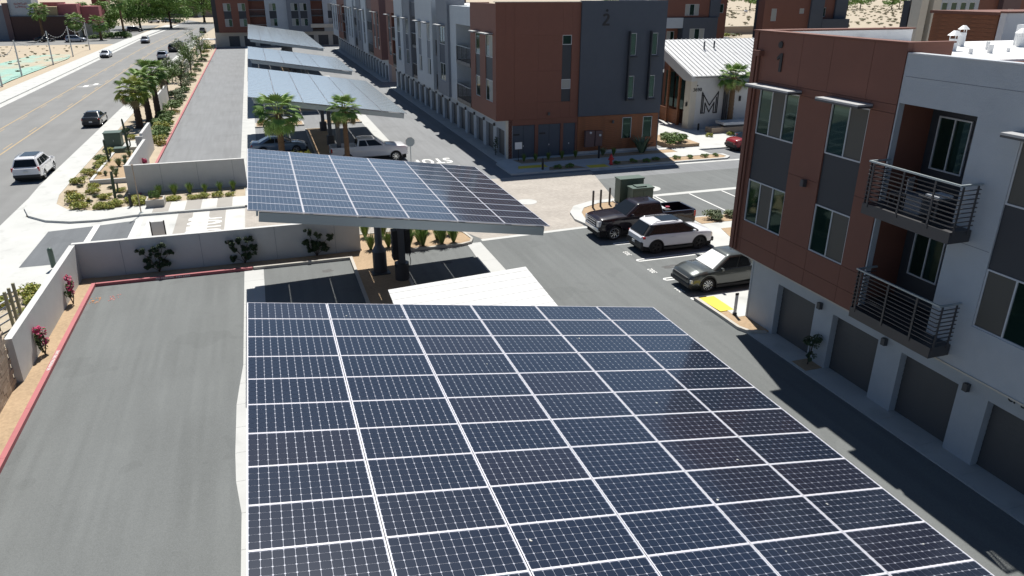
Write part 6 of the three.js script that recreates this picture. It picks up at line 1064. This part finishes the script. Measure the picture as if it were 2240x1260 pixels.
{ // mint-coloured cloth spread over part of the lot
  const g = new THREE.PlaneGeometry(9, 95, 24, 120).rotateX(-Math.PI / 2), p = g.attributes.position; reseed(81); for (let i = 0; i < p.count; i++) { const x = p.getX(i), z = p.getZ(i); p.setY(i, 0.06 + 0.10 * fbm((x + 9) / 40, (z + 60) / 40, 8, 3, 3)); p.setX(i, x * (0.75 + 0.5 * pn(z * 0.06 + 20, 3, 64, 5)) + 2.2 * (pn(z * 0.05 + 11, 1, 64, 9) - 0.5)); } g.computeVertexNormals();
  const n = p.count, col = new Float32Array(n * 3); for (let i = 0; i < n; i++) { const x = p.getX(i), z = p.getZ(i), f = Math.min(1, Math.max(0, (fbm((x + 20) / 50, (z + 60) / 130, 14, 4, 6) - 0.40) * 5)); col.set([0.52 + (0.34 - 0.52) * f, 0.46 + (0.55 - 0.46) * f, 0.35 + (0.48 - 0.35) * f], 3 * i); } g.setAttribute('color', new THREE.BufferAttribute(col, 3));
  const m = struct('dyed_ground', uvm(g.translate(-41.8, 0, -140)), new THREE.MeshStandardMaterial({ color: lin(1, 1, 1), roughness: 0.95, vertexColors: true, map: sandT }));
  const d = struct('dirt_mound', uvm(new THREE.PlaneGeometry(60, 60, 40, 40).rotateX(-Math.PI / 2)), M.desert); const q = d.geometry.attributes.position; for (let i = 0; i < q.count; i++) { const x = q.getX(i), z = q.getZ(i), e = Math.max(0, 1 - Math.hypot(x, z * 0.9) / 30); q.setY(i, -0.1 + 1.2 * e * fbm((x + 40) / 80, (z + 40) / 80, 10, 4, 8)); } d.geometry.computeVertexNormals(); d.position.set(-72, 0, -190);
}
{ const t = thing('umbrella', 'red terrace umbrella by the shops across the street', 'umbrella', null, [-43.2, 0, -262]); mesh('pole', cyl(0.06, 0.06, 2.6, 8), M.steel, t); mesh('canopy', new THREE.ConeGeometry(2.4, 0.8, 8).translate(0, 2.9, 0), mat(0.5, 0.05, 0.05, 0.8), t); }
{ const t = thing('awning_stall', 'white shade canopy before the end building', 'canopy', null, [-9.8, 0, -199]); mesh('roof', box(-1.9, 1.0, 2.0, 2.2, -1.6, 1.6), M.vent, t); for (const x of [-1.8, 0.9]) for (const z of [-1.5, 1.5]) mesh('post', box(x - 0.05, x + 0.05, 0, 2.0, z - 0.05, z + 0.05), M.vent, t); }
{ const t = thing('street_wall', 'long tan boundary wall beyond the pavilion', 'wall'); mesh('wall_length', box(100, 190, 0, 2.4, -216, -215.6), M.block, t); mesh('wall_cap', box(99.9, 190.1, 2.401, 2.5, -216.1, -215.5), M.cream, t); }
for (const [x, z] of [[60, -96], [66, -120], [104, -200], [112, -205], [120, -203], [128, -206], [138, -204]]) shrub('lime', x, z, 2.2, 'rounded shrub in the beds beyond the pavilion', 'shrubs beyond the pavilion', 0);
{ const t = thing('drain_grate', 'dark storm drain opening in the far kerb', 'drain', null, [-31.25, 0.06, -113]); mesh('opening', box(-0.03, 0.03, -0.05, 0.06, -0.6, 0.6), M.black, t); mesh('frame', box(-0.12, 0.04, 0.072, 0.09, -0.7, 0.7), M.concrete, t); }
{ // furniture on the upper balcony
  const c = thing('balcony_chair', 'dark folding chair on the upper railed balcony', 'chair', null, [18.25, 7.4, -16.9], 0.4); mesh('seat', box(-0.24, 0.24, 0.42, 0.46, -0.24, 0.24), M.metalDark, c); mesh('backrest', box(-0.24, 0.24, 0.5, 0.95, 0.22, 0.25), M.awning, c); for (const x of [-0.22, 0.22]) for (const z of [-0.22, 0.22]) mesh('leg', box(x - 0.015, x + 0.015, 0, 0.42, z - 0.015, z + 0.015), M.metalDark, c);
  const t = thing('balcony_table', 'small dark table with pale things on the upper balcony', 'table', null, [18.1, 7.4, -15.4]); mesh('table_top', box(-0.4, 0.4, 0.68, 0.72, -0.35, 0.35), M.metalDark, t); mesh('leg', cyl(0.04, 0.04, 0.68, 8), M.metalDark, t); mesh('tray', box(-0.3, 0.25, 0.72, 0.78, -0.2, 0.25), M.frame, t);
  const b = thing('storage_box', 'grey storage box on the upper balcony', 'box', null, [18.3, 7.4, -16.2]); mesh('box_body', rbox(0.5, 0.5, 0.6, 0.03).translate(0, 0.25, 0), M.lightGrey, b); mesh('lid', rbox(0.54, 0.06, 0.64, 0.02).translate(0, 0.53, 0), M.grey, b);
}
renderer.render(scene, camera);
